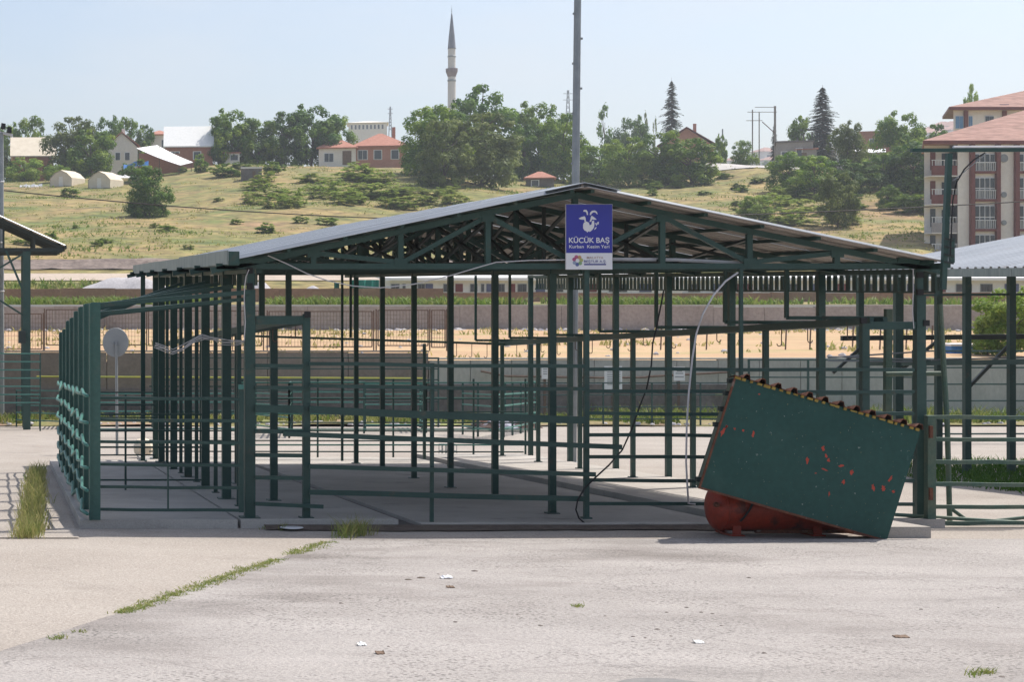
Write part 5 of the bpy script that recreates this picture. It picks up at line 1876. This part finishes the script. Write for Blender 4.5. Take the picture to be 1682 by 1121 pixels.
house('village_house', 'cream end wing of the salmon house with a lower red roof', 554, 271, 60, 27, 20, 'cream', 'tile', 'hip', 8, ((0.15, 0.4, 0.2, 0.7),), doors=((0.64, 0.88, 0.85),), over=0.4)
house('public_building', 'distant pale building with a row of windows over the red roof', 604, 222, 62, 20, 6, 'cream', 'cream', 'hip', 14, [(0.06 + 0.1 * i, 0.11 + 0.1 * i, 0.5, 0.85) for i in range(9)], Y=640, over=0.6, sink=30)
house('pavilion', 'small stone pavilion with a pyramid tile roof just above the shed ridge', 887, 308, 44, 14, 13, 'plinth', 'tile', 'hip', 3.6, ((0.2, 0.45, 0.2, 0.8),), over=0.35)
house('gabled_house', 'pink gabled house below the spire fir', 1128, 262, 82, 22, 30, 'salmon', 'maroon', 'gable_front', 9, ((0.72, 0.84, 0.2, 0.75),), chimney=0.3, over=0.6)
house('workshop', 'grey flat roofed workshop beside the power frame', 1305, 268, 56, 34, 3, 'block', 'plinth', 'flat', 8, ((0.55, 0.7, 0.3, 0.7), (0.15, 0.3, 0.1, 0.55)), over=0.2)
house('shed_row', 'low house with a small red lean-to roof left of the blue fir', 1325, 268, 30, 22, 5, 'block', 'tile', 'shed', 4, (), over=0.3, doors=((0.2, 0.5, 0.8),))
house('white_shed', 'long low building with a bright white flat roof in the thicket', 1420, 264, 56, 12, 9, 'brownwall', 'tarp_w', 'shed', 6, (), over=0.4)
house('white_shed', 'short white roofed shed showing behind the blue fir', 1345, 262, 50, 14, 8, 'cream', 'tarp_w', 'shed', 5, (), over=0.3)
house('brick_shell', 'unfinished brick house above the white flat roof', 1440, 252, 52, 34, 3, 'brick', 'brick', 'flat', 7, ((0.3, 0.45, 0.3, 0.7),), over=0.1)
t = thing('concrete_frame', 'open concrete frame on the workshop roof', 'building frame', P(1325, 235, 312))
for px in (1310, 1320, 1334):
    a = P(px, 235, 312)
    obj('column', MB().box(a.x - .12, a.x + .12, 311.9, 312.1, a.z - 1, a.z + 1.9), M['block'], t)
a = P(1306, 214, 312); b = P(1340, 213, 312)
obj('beam', MB().bar(a, b, 0.3), M['block'], t)


# tents
def tent(label, px, pyb, wpx, hpx):
    loc = place(px, pyb)
    u = loc.y / F
    w = wpx * u / 2; h = hpx * u; d = 4.2
    t_ = thing('canvas_tent', label, 'tent', loc, 'canvas tents below the barn', -0.55)
    prof = [(-w, 0), (-w, h * 0.5), (-w * 0.55, h * 0.82), (0, h), (w * 0.55, h * 0.82), (w, h * 0.5), (w, 0)]
    inst('end_wall', mk('end_wall', MB().prism([(x, 0.0, z) for x, z in prof], (0, 0.05, 0)), M['canvas']), t_, True)
    inst('end_wall', mk('end_wall', MB().prism([(x, d, z) for x, z in prof], (0, 0.05, 0)), M['canvas']), t_, True)
    mb_ = MB()
    pr2 = [(x * 1.03, z * 1.02) for x, z in prof]
    for (xa, za), (xb, zb2) in zip(pr2, pr2[1:]):
        mb_.prism([(xa, -.1, za), (xb, -.1, zb2), (xb, d + .12, zb2), (xa, d + .12, za)], (0, 0, 0.03) if abs(xb - xa) > .01 else (0.03, 0, 0))
    inst('canopy', mk('canopy', mb_, M['canvas']), t_, True)
    inst('door_flap', mk('door_flap', MB().box(-.35, .35, -0.03, -0.005, 0, h * 0.62), M['cream']), t_, True)
    return t_


tent('front canvas tent at the left on the brow', 100, 307, 40, 26)
tent('front canvas tent at the right, beside the dark lone tree', 163, 310, 40, 27)
tent('rear canvas tent behind the other two', 140, 285, 34, 20)
# tarps
def tarp(label, m, pts, thick=0.06):
    mb_ = MB()
    mb_.prism([P(a, b, y) for a, b, y in pts], (0, 0, -thick))
    return tag(obj('tarpaulin', mb_, M[m]), label, 'tarp')


tc_ = thing('awning', 'bright white tarpaulin awning sloping down before the brick house', 'awning', P(270, 285, 290))
n_ = 8
mb = MB()
for i in range(n_):
    t0 = i / n_; t1 = (i + 1) / n_
    sag = lambda q: 6 * math.sin(q * math.pi) * 0.25
    A0 = P(lerp(224, 296, t0), lerp(244, 272, t0) + sag(t0), 288); A1 = P(lerp(224, 296, t1), lerp(244, 272, t1) + sag(t1), 288)
    B0 = P(lerp(258, 317, t0), lerp(239, 267, t0) + sag(t0), 291.5); B1 = P(lerp(258, 317, t1), lerp(239, 267, t1) + sag(t1), 291.5)
    mb.prism([A0, A1, B1, B0], (0, 0, 0.07))
obj('canopy', mb, M['tarp_w'], tc_)
for a, b, y in ((228, 246, 288), (294, 272, 288), (262, 241, 291.3), (314, 267, 291.3)):
    q = P(a, b, y)
    obj('pole', MB().bar((q.x, q.y, q.z), (q.x, q.y, terr(q.x, q.y) - .2), 0.12), M['wood'], tc_)
obj('back_wall', MB().box(P(230, 0, 290).x, P(300, 0, 290).x, 293, 293.2, terr(25, 293) - .5, P(0, 252, 293).z), M['brick'], tc_)
mb = MB()
n_ = 7
for i in range(n_):
    t0 = i / n_; t1 = (i + 1) / n_
    f = lambda q: (lerp(203, 244, q), 270 - 7 * q + 2 * math.sin(q * 9))
    a = f(t0); b = f(t1)
    mb.prism([P(a[0], a[1] + 8, 283 + .3 * (i % 2)), P(b[0], b[1] + 8, 283 + .3 * ((i + 1) % 2)), P(b[0], b[1], 283.6), P(a[0], a[1], 283.6)], (0, 0.15, 0))
tag(obj('tarpaulin', mb, M['tarp_b']), 'crumpled bright blue tarp left of the white awning', 'tarp')
q = place(192, 298)
tag(obj('tarpaulin', MB().prism([(q.x - 2, q.y, q.z + .5), (q.x + 3.2, q.y, q.z + .5), (q.x + 2.6, q.y + 1, q.z + 1.1), (q.x - 1.4, q.y + 1, q.z + 1.0)], (0, 0.5, 0)), M['tarp_w']), 'small white sheet lying left of the dark lone tree', 'tarp')
q = place(48, 308)
mb = MB()
for i in range(6):
    mb.prism([(q.x - 1.5 + i * .6, q.y, q.z), (q.x - .9 + i * .6, q.y, q.z), (q.x - .95 + i * .6, q.y + .3, q.z + .35 + .2 * (i % 2)), (q.x - 1.5 + i * .6, q.y + .3, q.z + .3 + .1 * i * .3)], (0, 0.5, 0))
tag(obj('plastic_sheeting', mb, M['signwhite']), 'heap of white sheeting left of the front tents', 'sheeting')
for px, a, b, lab in ((848, 300, 314, 'tall blue barrel left of the pavilion'), (842, 288, 296, 'blue drum behind the tall blue barrel'), (859, 266, 272, 'small blue drum under the trees')):
    q = P(px, b, 292)
    h = (b - a) * 292 / F
    bt = tag(obj('barrel', MB().lathe([(0.5, 0), (0.56, h * .1), (0.52, h * .33), (0.56, h * .5), (0.52, h * .66), (0.56, h * .9), (0.45, h)], q, 12), M['tarp_b'], None, True), lab, 'barrel')

# ------------------------------------------------------------------ low white building beyond the mud wall
def cabin_row(label, px0, px1, Y, wins):
    t_ = thing('cabin_row', label, 'building', (xs((px0 + px1) / 2, Y), Y, 0.5))
    a = P(px0, 482, Y); b = P(px1, 461, Y)
    obj('wall', MB().box(a.x, b.x, Y, Y + 5, 0.3, b.z), M['white'], t_)
    obj('roof', MB().prism([(a.x - .5, Y - .6, b.z - .02), (a.x - .5, Y + 5.4, b.z + .45), (a.x - .5, Y + 5.4, b.z + .6), (a.x - .5, Y - .6, b.z + .22)], (b.x - a.x + 1, 0, 0)), M['tarp_w'], t_)
    for (w0, w1, c_) in wins:
        p0 = P(w0, 480, Y); p1 = P(w1, 466.5, Y)
        f_ = obj('window', MB().box(p0.x, p1.x, Y - .06, Y - .001, p0.z, p1.z), M[c_], t_)
        obj('pane', MB().box(p0.x + .05, (p0.x + p1.x) / 2 - .02, Y - .09, Y - .061, p0.z + .05, p1.z - .05).box((p0.x + p1.x) / 2 + .02, p1.x - .05, Y - .09, Y - .061, p0.z + .05, p1.z - .05), M['glass'] if c_ == 'grey' else M[c_], f_)
    return t_


M['blued'] = mat('blue_door', (0.10, 0.12, 0.22), (0.14, 0.16, 0.27), 2, 0.6)
M['redd'] = mat('red_door', (0.20, 0.06, 0.06), None, rough=0.6)
cabin_row('low white building with dark windows seen through the middle bays', 640, 1085, 140, ((642, 656, 'grey'), (661, 666, 'grey'), (686, 698, 'grey'), (699, 711, 'blued'), (728, 740, 'grey'), (748, 760, 'redd'), (772, 784, 'grey'), (790, 795, 'grey'), (799, 815, 'blued'), (818, 829, 'grey'), (835, 846, 'redd'), (850, 865, 'grey'), (880, 895, 'blued'), (905, 925, 'grey'), (960, 980, 'redd'), (1000, 1030, 'grey'), (1050, 1070, 'blued')))
cabin_row('low white building seen through the slatted strip at the right', 1120, 1760, 141, [(1130 + 40 * i, 1150 + 40 * i + (i % 3) * 3, ('grey', 'blued', 'redd', 'grey')[i % 4]) for i in range(15)])

# ------------------------------------------------------------------ apartment block
YA = 185.0
ap = thing('apartment_block', 'cream apartment block with maroon piers and a tiled roof at the right', 'building', P(1610, 470, YA))


def arect(px0, px1, py0, py1, dy0, dy1):
    a = P(px0, py1, YA); b = P(px1, py0, YA)
    return MB().box(a.x, b.x, YA + dy0, YA + dy1, a.z, b.z)


x0 = P(1573, 0, YA).x; x1 = P(1900, 0, YA).x; zt = P(0, 236, YA).z
sk = 1520.0 / F
obj('wall', MB().prism([(x0, YA, 0.5), (x1, YA, 0.5), (x1 + 12 * sk, YA + 12, 0.5), (x0 + 12 * sk, YA + 12, 0.5)], (0, 0, zt - 0.5)), M['cream'], ap)
xb = P(1531, 0, YA).x
obj('bay_wall', MB().prism([(xb, YA + 1.6, 0.5), (x0 - .01, YA + 1.6, 0.5), (x0 + 12 * sk, YA + 12, 0.5), (xb + 10.4 * sk, YA + 12, 0.5)], (0, 0, zt - 0.5)), M['cream'], ap)
# roof
xe = P(1508, 0, YA).x
rf = MB()
zr_ = P(0, 236, YA - 1).z
ridge_z = P(0, 165, YA + 6).z
rf.add([(xe, YA - 1, zr_), (x1 + 1, YA - 1, zr_), (x1 + 1 + 14 * sk, YA + 13.5, zr_), (xe + 14 * sk, YA + 13.5, zr_),
        (xe, YA - 1, zr_ + .35), (x1 + 1, YA - 1, zr_ + .35), (x1 + 1 + 14 * sk, YA + 13.5, zr_ + .35), (xe + 14 * sk, YA + 13.5, zr_ + .35),
        (xe + 18, YA + 6, ridge_z), (x1 - 4, YA + 6, ridge_z)],
       [(3, 2, 1, 0), (0, 1, 5, 4), (1, 2, 6, 5), (2, 3, 7, 6), (3, 0, 4, 7), (4, 5, 9, 8), (5, 6, 9), (6, 7, 8, 9), (7, 4, 8)])
ro = obj('roof', rf, M['tilelight'], ap)
obj('eave_board', MB().box(xe, x1 + 1, YA - 1.06, YA - 1.001, zr_ - .05, zr_ + .3), M['maroon'], ro)
for px in (1595, 1637, 1668, 1700, 1742):
    obj('pier', arect(px - 3.2, px + 3.2, 236.5, 470, -0.45, -0.002), M['maroon'], ap)
for c0_, c1_ in ((1599.5, 1633), (1672, 1697), (1704, 1738)):
    for (a, b) in ((253, 281), (292, 327), (338, 376), (386, 420)):
        f_ = obj('window', arect(c0_, c1_, a, b, -0.15, -0.001), M['white'], ap)
        nn = 4 if c1_ - c0_ > 28 else 3
        for i in range(nn):
            for j in range(2):
                u0 = lerp(c0_, c1_, i / nn) + .9; u1 = lerp(c0_, c1_, (i + 1) / nn) - .9
                v0 = lerp(a, b, j / 2) + .9; v1 = lerp(a, b, (j + 1) / 2) - .9
                obj('pane', arect(u0, u1, v0, v1, -0.2, -0.151), M['glass'], f_)
        rl = obj('sill', arect(c0_ - .5, c1_ + .5, b + 0.3, b + 4.2, -0.42, -0.002), M['maroon'], ap)
        mb = MB()
        for i in range(11):
            px = lerp(c0_ + 1, c1_ - 1, i / 10)
            p_ = P(px, b - 14, YA); q_ = P(px, b, YA)
            mb.bar((p_.x, YA - .36, p_.z), (p_.x, YA - .36, q_.z), 0.04)
        p_ = P(c0_, b - 14, YA); q_ = P(c1_, b - 14, YA)
        mb.bar((p_.x, YA - .36, p_.z), (q_.x, YA - .36, p_.z), 0.07)
        obj('railing', mb, M['white'], f_)
for py, r in ((260, 6.6), (320, 4.6), (366, 4.2), (410, 4.2)):
    c = P(1649, py, YA - .05)
    u = YA / F
    obj('round_moulding', MB().lathe([((r - 1.3) * u, -0.06), (r * u, -0.06), (r * u, 0.045), ((r - 1.3) * u, 0.045)], c, 20, 'y'), M['grey'], ap)
for i, (a, b) in enumerate(((272, 288), (320, 335), (366, 382), (410, 425))):
    mt = 'maroon' if i < 2 else 'block'
    o = obj('balcony', arect(1531, 1572.5, a, b, 0.0, 0.14), M[mt], ap)
    obj('slab', arect(1531, 1572.5, b + .2, b + 2, 0.0, 1.598), M['cream'], o)
    mb = MB()
    for j in range(9):
        px = lerp(1532, 1571, j / 8)
        p_ = P(px, a - 9, YA); q_ = P(px, a, YA)
        mb.bar((p_.x, YA + .07, p_.z), (p_.x, YA + .07, q_.z), 0.04)
    p_ = P(1531, a - 9, YA); q_ = P(1572, a - 9, YA)
    mb.bar((p_.x, YA + .07, p_.z), (q_.x, YA + .07, p_.z), 0.07)
    obj('railing', mb, M['white'], o)
    obj('balcony_door', arect(1541, 1549, a - 24, a + 6, 1.5, 1.598), M['maroon'] if i < 2 else M['glass'], ap)
    obj('balcony_door', arect(1560, 1568, a - 22, a + 6, 1.5, 1.598), M['glass'], ap)

b2 = thing('apartment_block', 'upper apartment block behind, its tiled roof above the nearer one', 'building', P(1640, 220, 225))
YA2 = 225.0
def brect(px0, px1, py0, py1, d0, d1):
    a = P(px0, py1, YA2); b = P(px1, py0, YA2)
    return MB().box(a.x, b.x, YA2 + d0, YA2 + d1, a.z, b.z)
x0 = P(1566, 0, YA2).x; x1 = P(1900, 0, YA2).x; zt = P(0, 181, YA2).z; zb2 = P(0, 300, YA2).z
obj('wall', MB().prism([(x0, YA2, zb2), (x1, YA2, zb2), (x1 + 6, YA2 + 11, zb2), (x0 + 6, YA2 + 11, zb2)], (0, 0, zt - zb2)), M['cream'], b2)
xe = P(1552, 0, YA2).x
rz = P(0, 128, YA2 + 5.5).z
rf = MB().add([(xe, YA2 - 1, zt), (x1, YA2 - 1, zt), (x1 + 6, YA2 + 12, zt), (xe + 6, YA2 + 12, zt), (xe, YA2 - 1, zt + .35), (x1, YA2 - 1, zt + .35), (x1 + 6, YA2 + 12, zt + .35), (xe + 6, YA2 + 12, zt + .35), (xe + 21, YA2 + 5.5, rz), (x1 - 2, YA2 + 5.5, rz)],
              [(3, 2, 1, 0), (0, 1, 5, 4), (1, 2, 6, 5), (2, 3, 7, 6), (3, 0, 4, 7), (4, 5, 9, 8), (5, 6, 9), (6, 7, 8, 9), (7, 4, 8)])
ro = obj('roof', rf, M['tilelight'], b2)
obj('eave_board', MB().box(xe, x1, YA2 - 1.06, YA2 - 1.001, zt - .05, zt + .3), M['maroon'], ro)
obj('chimney', brect(1640, 1651, 163, 176, 0.5, 1.6), M['cream'], ro)
obj('water_tank', brect(1638, 1653, 172, 180, -0.6, 0.4), M['blued'], ro)
M['blueg'] = mat('blue_glazing', (0.10, 0.22, 0.38), (0.13, 0.27, 0.45), 1, 0.25)
for a, b, m in ((1568, 1582, 'blueg'), (1590, 1597, 'blueg'), (1617, 1632, 'glass'), (1655, 1672, 'glass')):
    f_ = obj('window', brect(a, b, 190, 212, -.12, -.001), M['white'], b2)
    obj('pane', brect(a + .8, (a + b) / 2 - .3, 191, 211, -.16, -.121), M[m], f_)
    obj('pane', brect((a + b) / 2 + .3, b - .8, 191, 211, -.16, -.121), M[m], f_)
for a in (1585.5, 1649):
    obj('pier', brect(a - 3, a + 3, 182, 240, -.3, -.002), M['maroon'], b2)

# ------------------------------------------------------------------ minaret, pylons, far things
YM = 530.0
mn = thing('minaret', 'slender pale minaret with a dark balcony and pointed spire', 'minaret', (P(742, 0, YM).x, YM, 20))
u = YM / F
cx = P(742, 0, YM).x
zz = lambda py: P(0, py, YM).z
M['stone'] = mat('minaret_stone', (0.60, 0.57, 0.54), (0.66, 0.63, 0.60), 0.5, 0.9)
M['lead'] = mat('lead_spire', (0.14, 0.15, 0.19), (0.18, 0.19, 0.23), 0.7, 0.6)
M['darkstone'] = mat('balcony_stone', (0.20, 0.15, 0.16), (0.25, 0.20, 0.20), 1.5, 0.9)
obj('shaft', MB().lathe([(6.8 * u, -zz(160) + 20), (6.5 * u, 0), (6.4 * u, zz(126) - zz(160))], (cx, YM, zz(160)), 16), M['stone'], mn)
obj('upper_shaft', MB().lathe([(6.2 * u, 0), (6.1 * u, zz(79) - zz(112))], (cx, YM, zz(112)), 16), M['stone'], mn)
obj('balcony', MB().lathe([(6.6 * u, 0), (8.2 * u, zz(121) - zz(126)), (9.6 * u, zz(118) - zz(126)), (9.8 * u, zz(112.5) - zz(126)), (9.3 * u, zz(112.5) - zz(126)), (9.2 * u, zz(117) - zz(126)), (5 * u, zz(117) - zz(126))], (cx, YM, zz(126)), 16), M['darkstone'], mn)
obj('ring', MB().lathe([(6.5 * u, 0), (7.0 * u, .15), (7.0 * u, .5), (6.5 * u, .65)], (cx, YM, zz(134)), 16), M['grey'], mn)
obj('ring', MB().lathe([(6.2 * u, 0), (6.9 * u, .1), (6.9 * u, .35), (6.2 * u, .45)], (cx, YM, zz(94)), 16), M['grey'], mn)
obj('spire', MB().lathe([(6.9 * u, 0), (6.4 * u, .3), (5.0 * u, zz(60) - zz(80)), (3.0 * u, zz(42) - zz(80)), (1.3 * u, zz(25) - zz(80)), (.35 * u, zz(20) - zz(80))], (cx, YM, zz(80)), 16), M['lead'], mn, True)
obj('finial', MB().lathe([(.3 * u, 0), (.8 * u, .3), (.2 * u, .6), (.6 * u, 1.0), (.15 * u, 1.3), (.1 * u, 2.2)], (cx, YM, zz(20)), 8), M['lead'], mn)


def pylon(label, px, pyt, pyb, Y, w):
    t_ = thing('pylon', label, 'pylon', P(px, pyb, Y))
    a = P(px, pyb, Y); b = P(px, pyt, Y)
    ww = w * Y / F / 2
    for sx in (-1, 1):
        obj('leg', MB().bar((a.x + sx * ww, Y, a.z - 4), (b.x + sx * ww * .2, Y, b.z), 0.3 * Y / 700), M['grey'], t_)
    mb_ = MB()
    for i in range(7):
        f0 = i / 7; f1 = (i + 1) / 7
        w0 = ww * lerp(1, .2, f0); w1 = ww * lerp(1, .2, f1)
        mb_.bar((a.x - w0, Y, lerp(a.z, b.z, f0)), (a.x + w1, Y, lerp(a.z, b.z, f1)), 0.14 * Y / 700)
        mb_.bar((a.x + w0, Y, lerp(a.z, b.z, f0)), (a.x - w1, Y, lerp(a.z, b.z, f1)), 0.14 * Y / 700)
    obj('lattice', mb_, M['grey'], t_)
    for f in (0.72, 0.9):
        z = lerp(a.z, b.z, f)
        obj('crossarm', MB().bar((a.x - ww * 1.7, Y, z), (a.x + ww * 1.7, Y, z), 0.2 * Y / 700), M['grey'], t_)
    return t_


pylon('faint distant pylon just left of the lighting pole', 933, 148, 205, 850, 9)
pylon('tiny distant pylon over the salmon house', 641, 175, 215, 900, 5)
YPf = 320
M['wood2'] = mat('grey_timber', (0.26, 0.23, 0.21), (0.33, 0.30, 0.27), 3, 0.9)
pf = thing('power_pole', 'tall wooden power frame with crossbars and wires on the brow', 'power pole', P(1255, 262, YPf))
for px, a, b, w in ((1236, 180, 264, .16), (1247, 184, 264, .14), (1273, 174, 262, .28)):
    p_ = P(px, b, YPf); q_ = P(px, a, YPf)
    obj('pole', MB().bar((p_.x, YPf, p_.z - 2), (q_.x, YPf, q_.z), w), M['wood2'], pf)
for py, a, b in ((176, 1240, 1275), (184, 1228, 1276), (198, 1226, 1252)):
    obj('crossbar', MB().bar(P(a, py, YPf - .3), P(b, py, YPf - .3), 0.10), M['wood2'], pf)
obj('brace', MB().bar(P(1252, 200, YPf - .3), P(1272, 218, YPf - .3), 0.12), M['wire'], pf)
tag(obj('power_pole', MB().tube([place(1185, 262) + V((0, 0, -1)), P(1187, 212, place(1185, 262).y)], 0.12, 6), M['grey']), 'thin pale post beside the pink gabled house', 'pole')
for k, (pa, pb) in enumerate((((1236, 181, YPf), (1640, 70, 150)), ((1273, 176, YPf), (1760, 80, 160)))):
    a = P(*pa); b = P(*pb)
    pts = [a.lerp(b, i / 14) - Z * (4 * 1.2 * (i / 14) * (1 - i / 14)) for i in range(15)]
# far hill with a village at the right
mb = MB()
def farz(x, y):
    return 58 + 40 * sstep(330, 620, x) * (1 - 0.25 * sstep(700, 1200, x)) - 0.00 * y + 6 * noise.noise((x * .006, y * .006, 2)) - 0.09 * abs(y - 1150)
nx, ny = 60, 14
vs = [(lerp(120, 1300, i / nx), lerp(800, 1500, j / ny), farz(lerp(120, 1300, i / nx), lerp(800, 1500, j / ny))) for j in range(ny + 1) for i in range(nx + 1)]
fs = [(j * (nx + 1) + i, j * (nx + 1) + i + 1, (j + 1) * (nx + 1) + i + 1, (j + 1) * (nx + 1) + i) for j in range(ny) for i in range(nx)]
fh = struct('far_hill', mb.add(vs, fs), M['far'])
wallm = mk('wall', MB().box(-1, 1, -1, 1, -1.5, 1), M['cream'])
roofm = mk('roof', MB().add([(-1.12, -1.12, 1), (1.12, -1.12, 1), (1.12, 1.12, 1), (-1.12, 1.12, 1), (-.2, 0, 1.65), (.2, 0, 1.65)], [(3, 2, 1, 0), (0, 1, 5, 4), (1, 2, 5), (2, 3, 4, 5), (3, 0, 4)]), M['tilelight'])
winm = mk('window', MB().box(-.7, -.2, -1.03, -1.001, -.2, .5).box(.2, .7, -1.03, -1.001, -.2, .5), M['glass'])
rr = random.Random(5)
for i in range(34):
    y = rr.uniform(900, 1150)
    px = rr.uniform(1375, 1575) if i < 29 else rr.uniform(1190, 1290)
    x = (px - VPX) * y / F
    z = farz(x, y)
    t_ = thing('village_house', 'small tile roofed house of the hazy village on the far hill', 'house', (x, y, z + 3), 'houses on the far hill', rr.uniform(-.5, .5), (rr.uniform(5, 8), rr.uniform(4, 6), rr.uniform(3.2, 6)))
    for n_, me in (('wall', wallm), ('roof', roofm), ('window', winm)):
        inst(n_, me, t_, True)
for i in range(16):
    y = rr.uniform(880, 1150)
    px = rr.uniform(1150, 1590)
    x = (px - VPX) * y / F
    tree(rr.choice(('s0', 's1', 's2')), 'leaf_mid', px, 0, 0, 0, 'tree among the houses on the far hill', 'tree', 'trees on the far hill', loc=V((x, y, farz(x, y) - 1))).scale = (rr.uniform(8, 16), rr.uniform(8, 16), rr.uniform(7, 12))

# ------------------------------------------------------------------ litter and stones in the foreground
def pebble(px, py, r, m, label, cat, group, flat=0.5):
    q = PG(px, py)
    mb_ = MB()
    vs_ = []
    for j in range(4):
        for i in range(7):
            a = 2 * math.pi * i / 7
            f_ = (1.0, 1.1, 0.8, 0.3)[j] * R.uniform(0.75, 1.2)
            vs_.append((q.x + r * f_ * math.cos(a), q.y + r * f_ * math.sin(a), q.z + 0.003 + r * flat * j / 3))
    fs_ = [(j * 7 + i, j * 7 + (i + 1) % 7, (j + 1) * 7 + (i + 1) % 7, (j + 1) * 7 + i) for j in range(3) for i in range(7)] + [tuple(21 + i for i in range(7))]
    return tag(obj(cat.replace(' ', '_'), mb_.add(vs_, fs_), M[m]), label, cat, group)


M['stone2'] = mat('dark_stone', (0.12, 0.10, 0.09), (0.2, 0.17, 0.15), 20, 0.9)
SG = 'small stones lying on the asphalt'
for px, py in ((748, 1024), (638, 1064), (1128, 1000), (994, 1014), (1170, 1010), (1513, 1003), (1640, 1000), (1230, 951), (1060, 1050), (1040, 1048), (1102, 1047), (850, 1012), (888, 1030), (720, 945), (1095, 1008), (1152, 1008), (1255, 1075), (575, 985), (560, 993), (606, 1020), (1645, 1114), (1185, 1030), (1080, 1036)):
    pebble(px, py, R.uniform(0.008, 0.018), 'stone2', 'small dark stone lying on the foreground asphalt', 'stone', SG)
pebble(780, 940, 0.03, 'stone2', 'dark clod right of the white paper scrap', 'clod', None, 0.4)
pebble(670, 954, 0.03, 'dirt', 'flat dark clod left of the white paper scrap', 'clod', None, 0.3)
pebble(692, 951, 0.035, 'dirt', 'dark clod nearest the white paper scrap on its left', 'clod', None, 0.3)


def scrap(px, py, wpx, hpx, m, label, cat):
    q = PG(px, py)
    w = wpx * q.y / F / 2 * 0.62
    mb_ = MB()
    n_ = 7
    prev = None
    vs_ = []
    for i in range(n_ + 1):
        x_ = lerp(-w, w, i / n_)
        z_ = 0.008 + hpx * q.y / F * abs(noise.noise((i * 0.8, px * 0.1, 0))) * 1.6
        d_ = 0.03 + 0.03 * noise.noise((i * .7, px, 3))
        vs_ += [(q.x + x_, q.y - d_, q.z + z_ * 0.5), (q.x + x_, q.y + d_, q.z + z_), (q.x + x_, q.y + d_, q.z + z_ + .006), (q.x + x_, q.y - d_, q.z + z_ * .5 + .006)]
    fs_ = []
    for i in range(n_):
        a = 4 * i; b = a + 4
        for (s0, s1) in ((0, 1), (1, 2), (2, 3), (3, 0)):
            fs_.append((a + s0, a + s1, b + s1, b + s0))
    return tag(obj(cat.replace(' ', '_'), mb_.add(vs_, fs_), M[m]), label, cat)


scrap(733, 952, 32, 6, 'signwhite', 'torn white paper scrap on the asphalt', 'paper')
scrap(740, 967, 20, 3, 'wood', 'brown stick lying just below the white paper', 'stick')
scrap(594, 1062, 24, 4, 'white', 'pale torn strip lying on the asphalt at the lower left', 'paper')
scrap(624, 1076, 22, 3, 'wood', 'small brown scrap at the lower left of centre', 'scrap')
scrap(1147, 1058, 26, 5, 'white', 'pale curled scrap at the lower right of centre', 'paper')
scrap(1480, 1049, 36, 2, 'wood', 'thin brown twig on the asphalt at the right', 'twig')
q = P(480, 863, 20.2)
tag(obj('plate', MB().lathe([(0.06, 0), (0.13, 0.012), (0.135, 0.016), (0.06, 0.006)], PG(479, 872, 0.02), 20), M['signwhite'], None, True), 'white plate lying in the shade by the left door frame', 'plate')
tag(obj('bag', MB().lathe([(0.1, 0), (0.2, 0.08), (0.22, 0.22), (0.15, 0.36), (0.05, 0.40)], PG(235, 752, 0.02), 9), M['canvas']), 'pale sack slumped at the foot of the far left posts', 'sack')
M['manhole'] = mat('cast_iron', (0.16, 0.155, 0.15), (0.22, 0.21, 0.20), 12, 0.7)
q = PG(1100, 1137)
tag(obj('manhole_cover', MB().lathe([(0.30, 0.004), (0.30, 0.012), (0.27, 0.014), (0.05, 0.014)], q, 32), M['manhole']), 'round dark manhole cover at the bottom edge of the picture', 'manhole')

# rubble along the verge, the field edge and the block wall
mb = MB()
rr = random.Random(31)
for i in range(620):
    zone = rr.random()
    if zone < 0.45:
        x = rr.uniform(-5, 40); y = rr.uniform(60.6, 63.5); z = G(y) + 0.06; r = rr.uniform(0.04, 0.13)
    elif zone < 0.75:
        x = rr.uniform(-8, 60); y = rr.uniform(109.5, 111.9); z = -1.12; r = rr.uniform(0.08, 0.26)
    else:
        x = rr.uniform(-10, 70); y = rr.uniform(70, 108); z = -1.15; r = rr.uniform(0.05, 0.16)
    vs_ = []
    for j in range(3):
        for q_ in range(5):
            a = 2 * math.pi * q_ / 5
            f_ = (1.0, 0.95, 0.4)[j] * rr.uniform(0.7, 1.25)
            vs_.append((x + r * f_ * math.cos(a), y + r * f_ * math.sin(a), z + r * 0.75 * j / 2 * rr.uniform(.8, 1.1)))
    mb.add(vs_, [(j * 5 + q_, j * 5 + (q_ + 1) % 5, (j + 1) * 5 + (q_ + 1) % 5, (j + 1) * 5 + q_) for j in range(2) for q_ in range(5)] + [(10, 11, 12, 13, 14)])
stuff('rubble', mb, M['gravel'], 'scattered stones and rubble along the walls and the dry field', 'rubble')

# ------------------------------------------------------------------ haze
def haze():
    hb = MB().box(-900, 1500, -70, 1700, -300, 190)
    m = bpy.data.materials.new('haze_air')
    m.use_nodes = True
    N = m.node_tree.nodes
    N.remove(N['Principled BSDF'])
    pv = N.new('ShaderNodeVolumePrincipled')
    pv.inputs['Color'].default_value = (0.86, 0.92, 1.0, 1)
    pv.inputs['Density'].default_value = HAZE
    pv.inputs['Anisotropy'].default_value = 0.3
    m.node_tree.links.new(pv.outputs[0], N['Material Output'].inputs['Volume'])
    o = obj('haze', hb, m)
    o['kind'] = 'stuff'
    tag(o, 'thin pale summer haze over the far hill', 'haze')
    return o


HAZE = 0.00033
if HAZE:
    haze()
scene.cycles.use_denoising = True
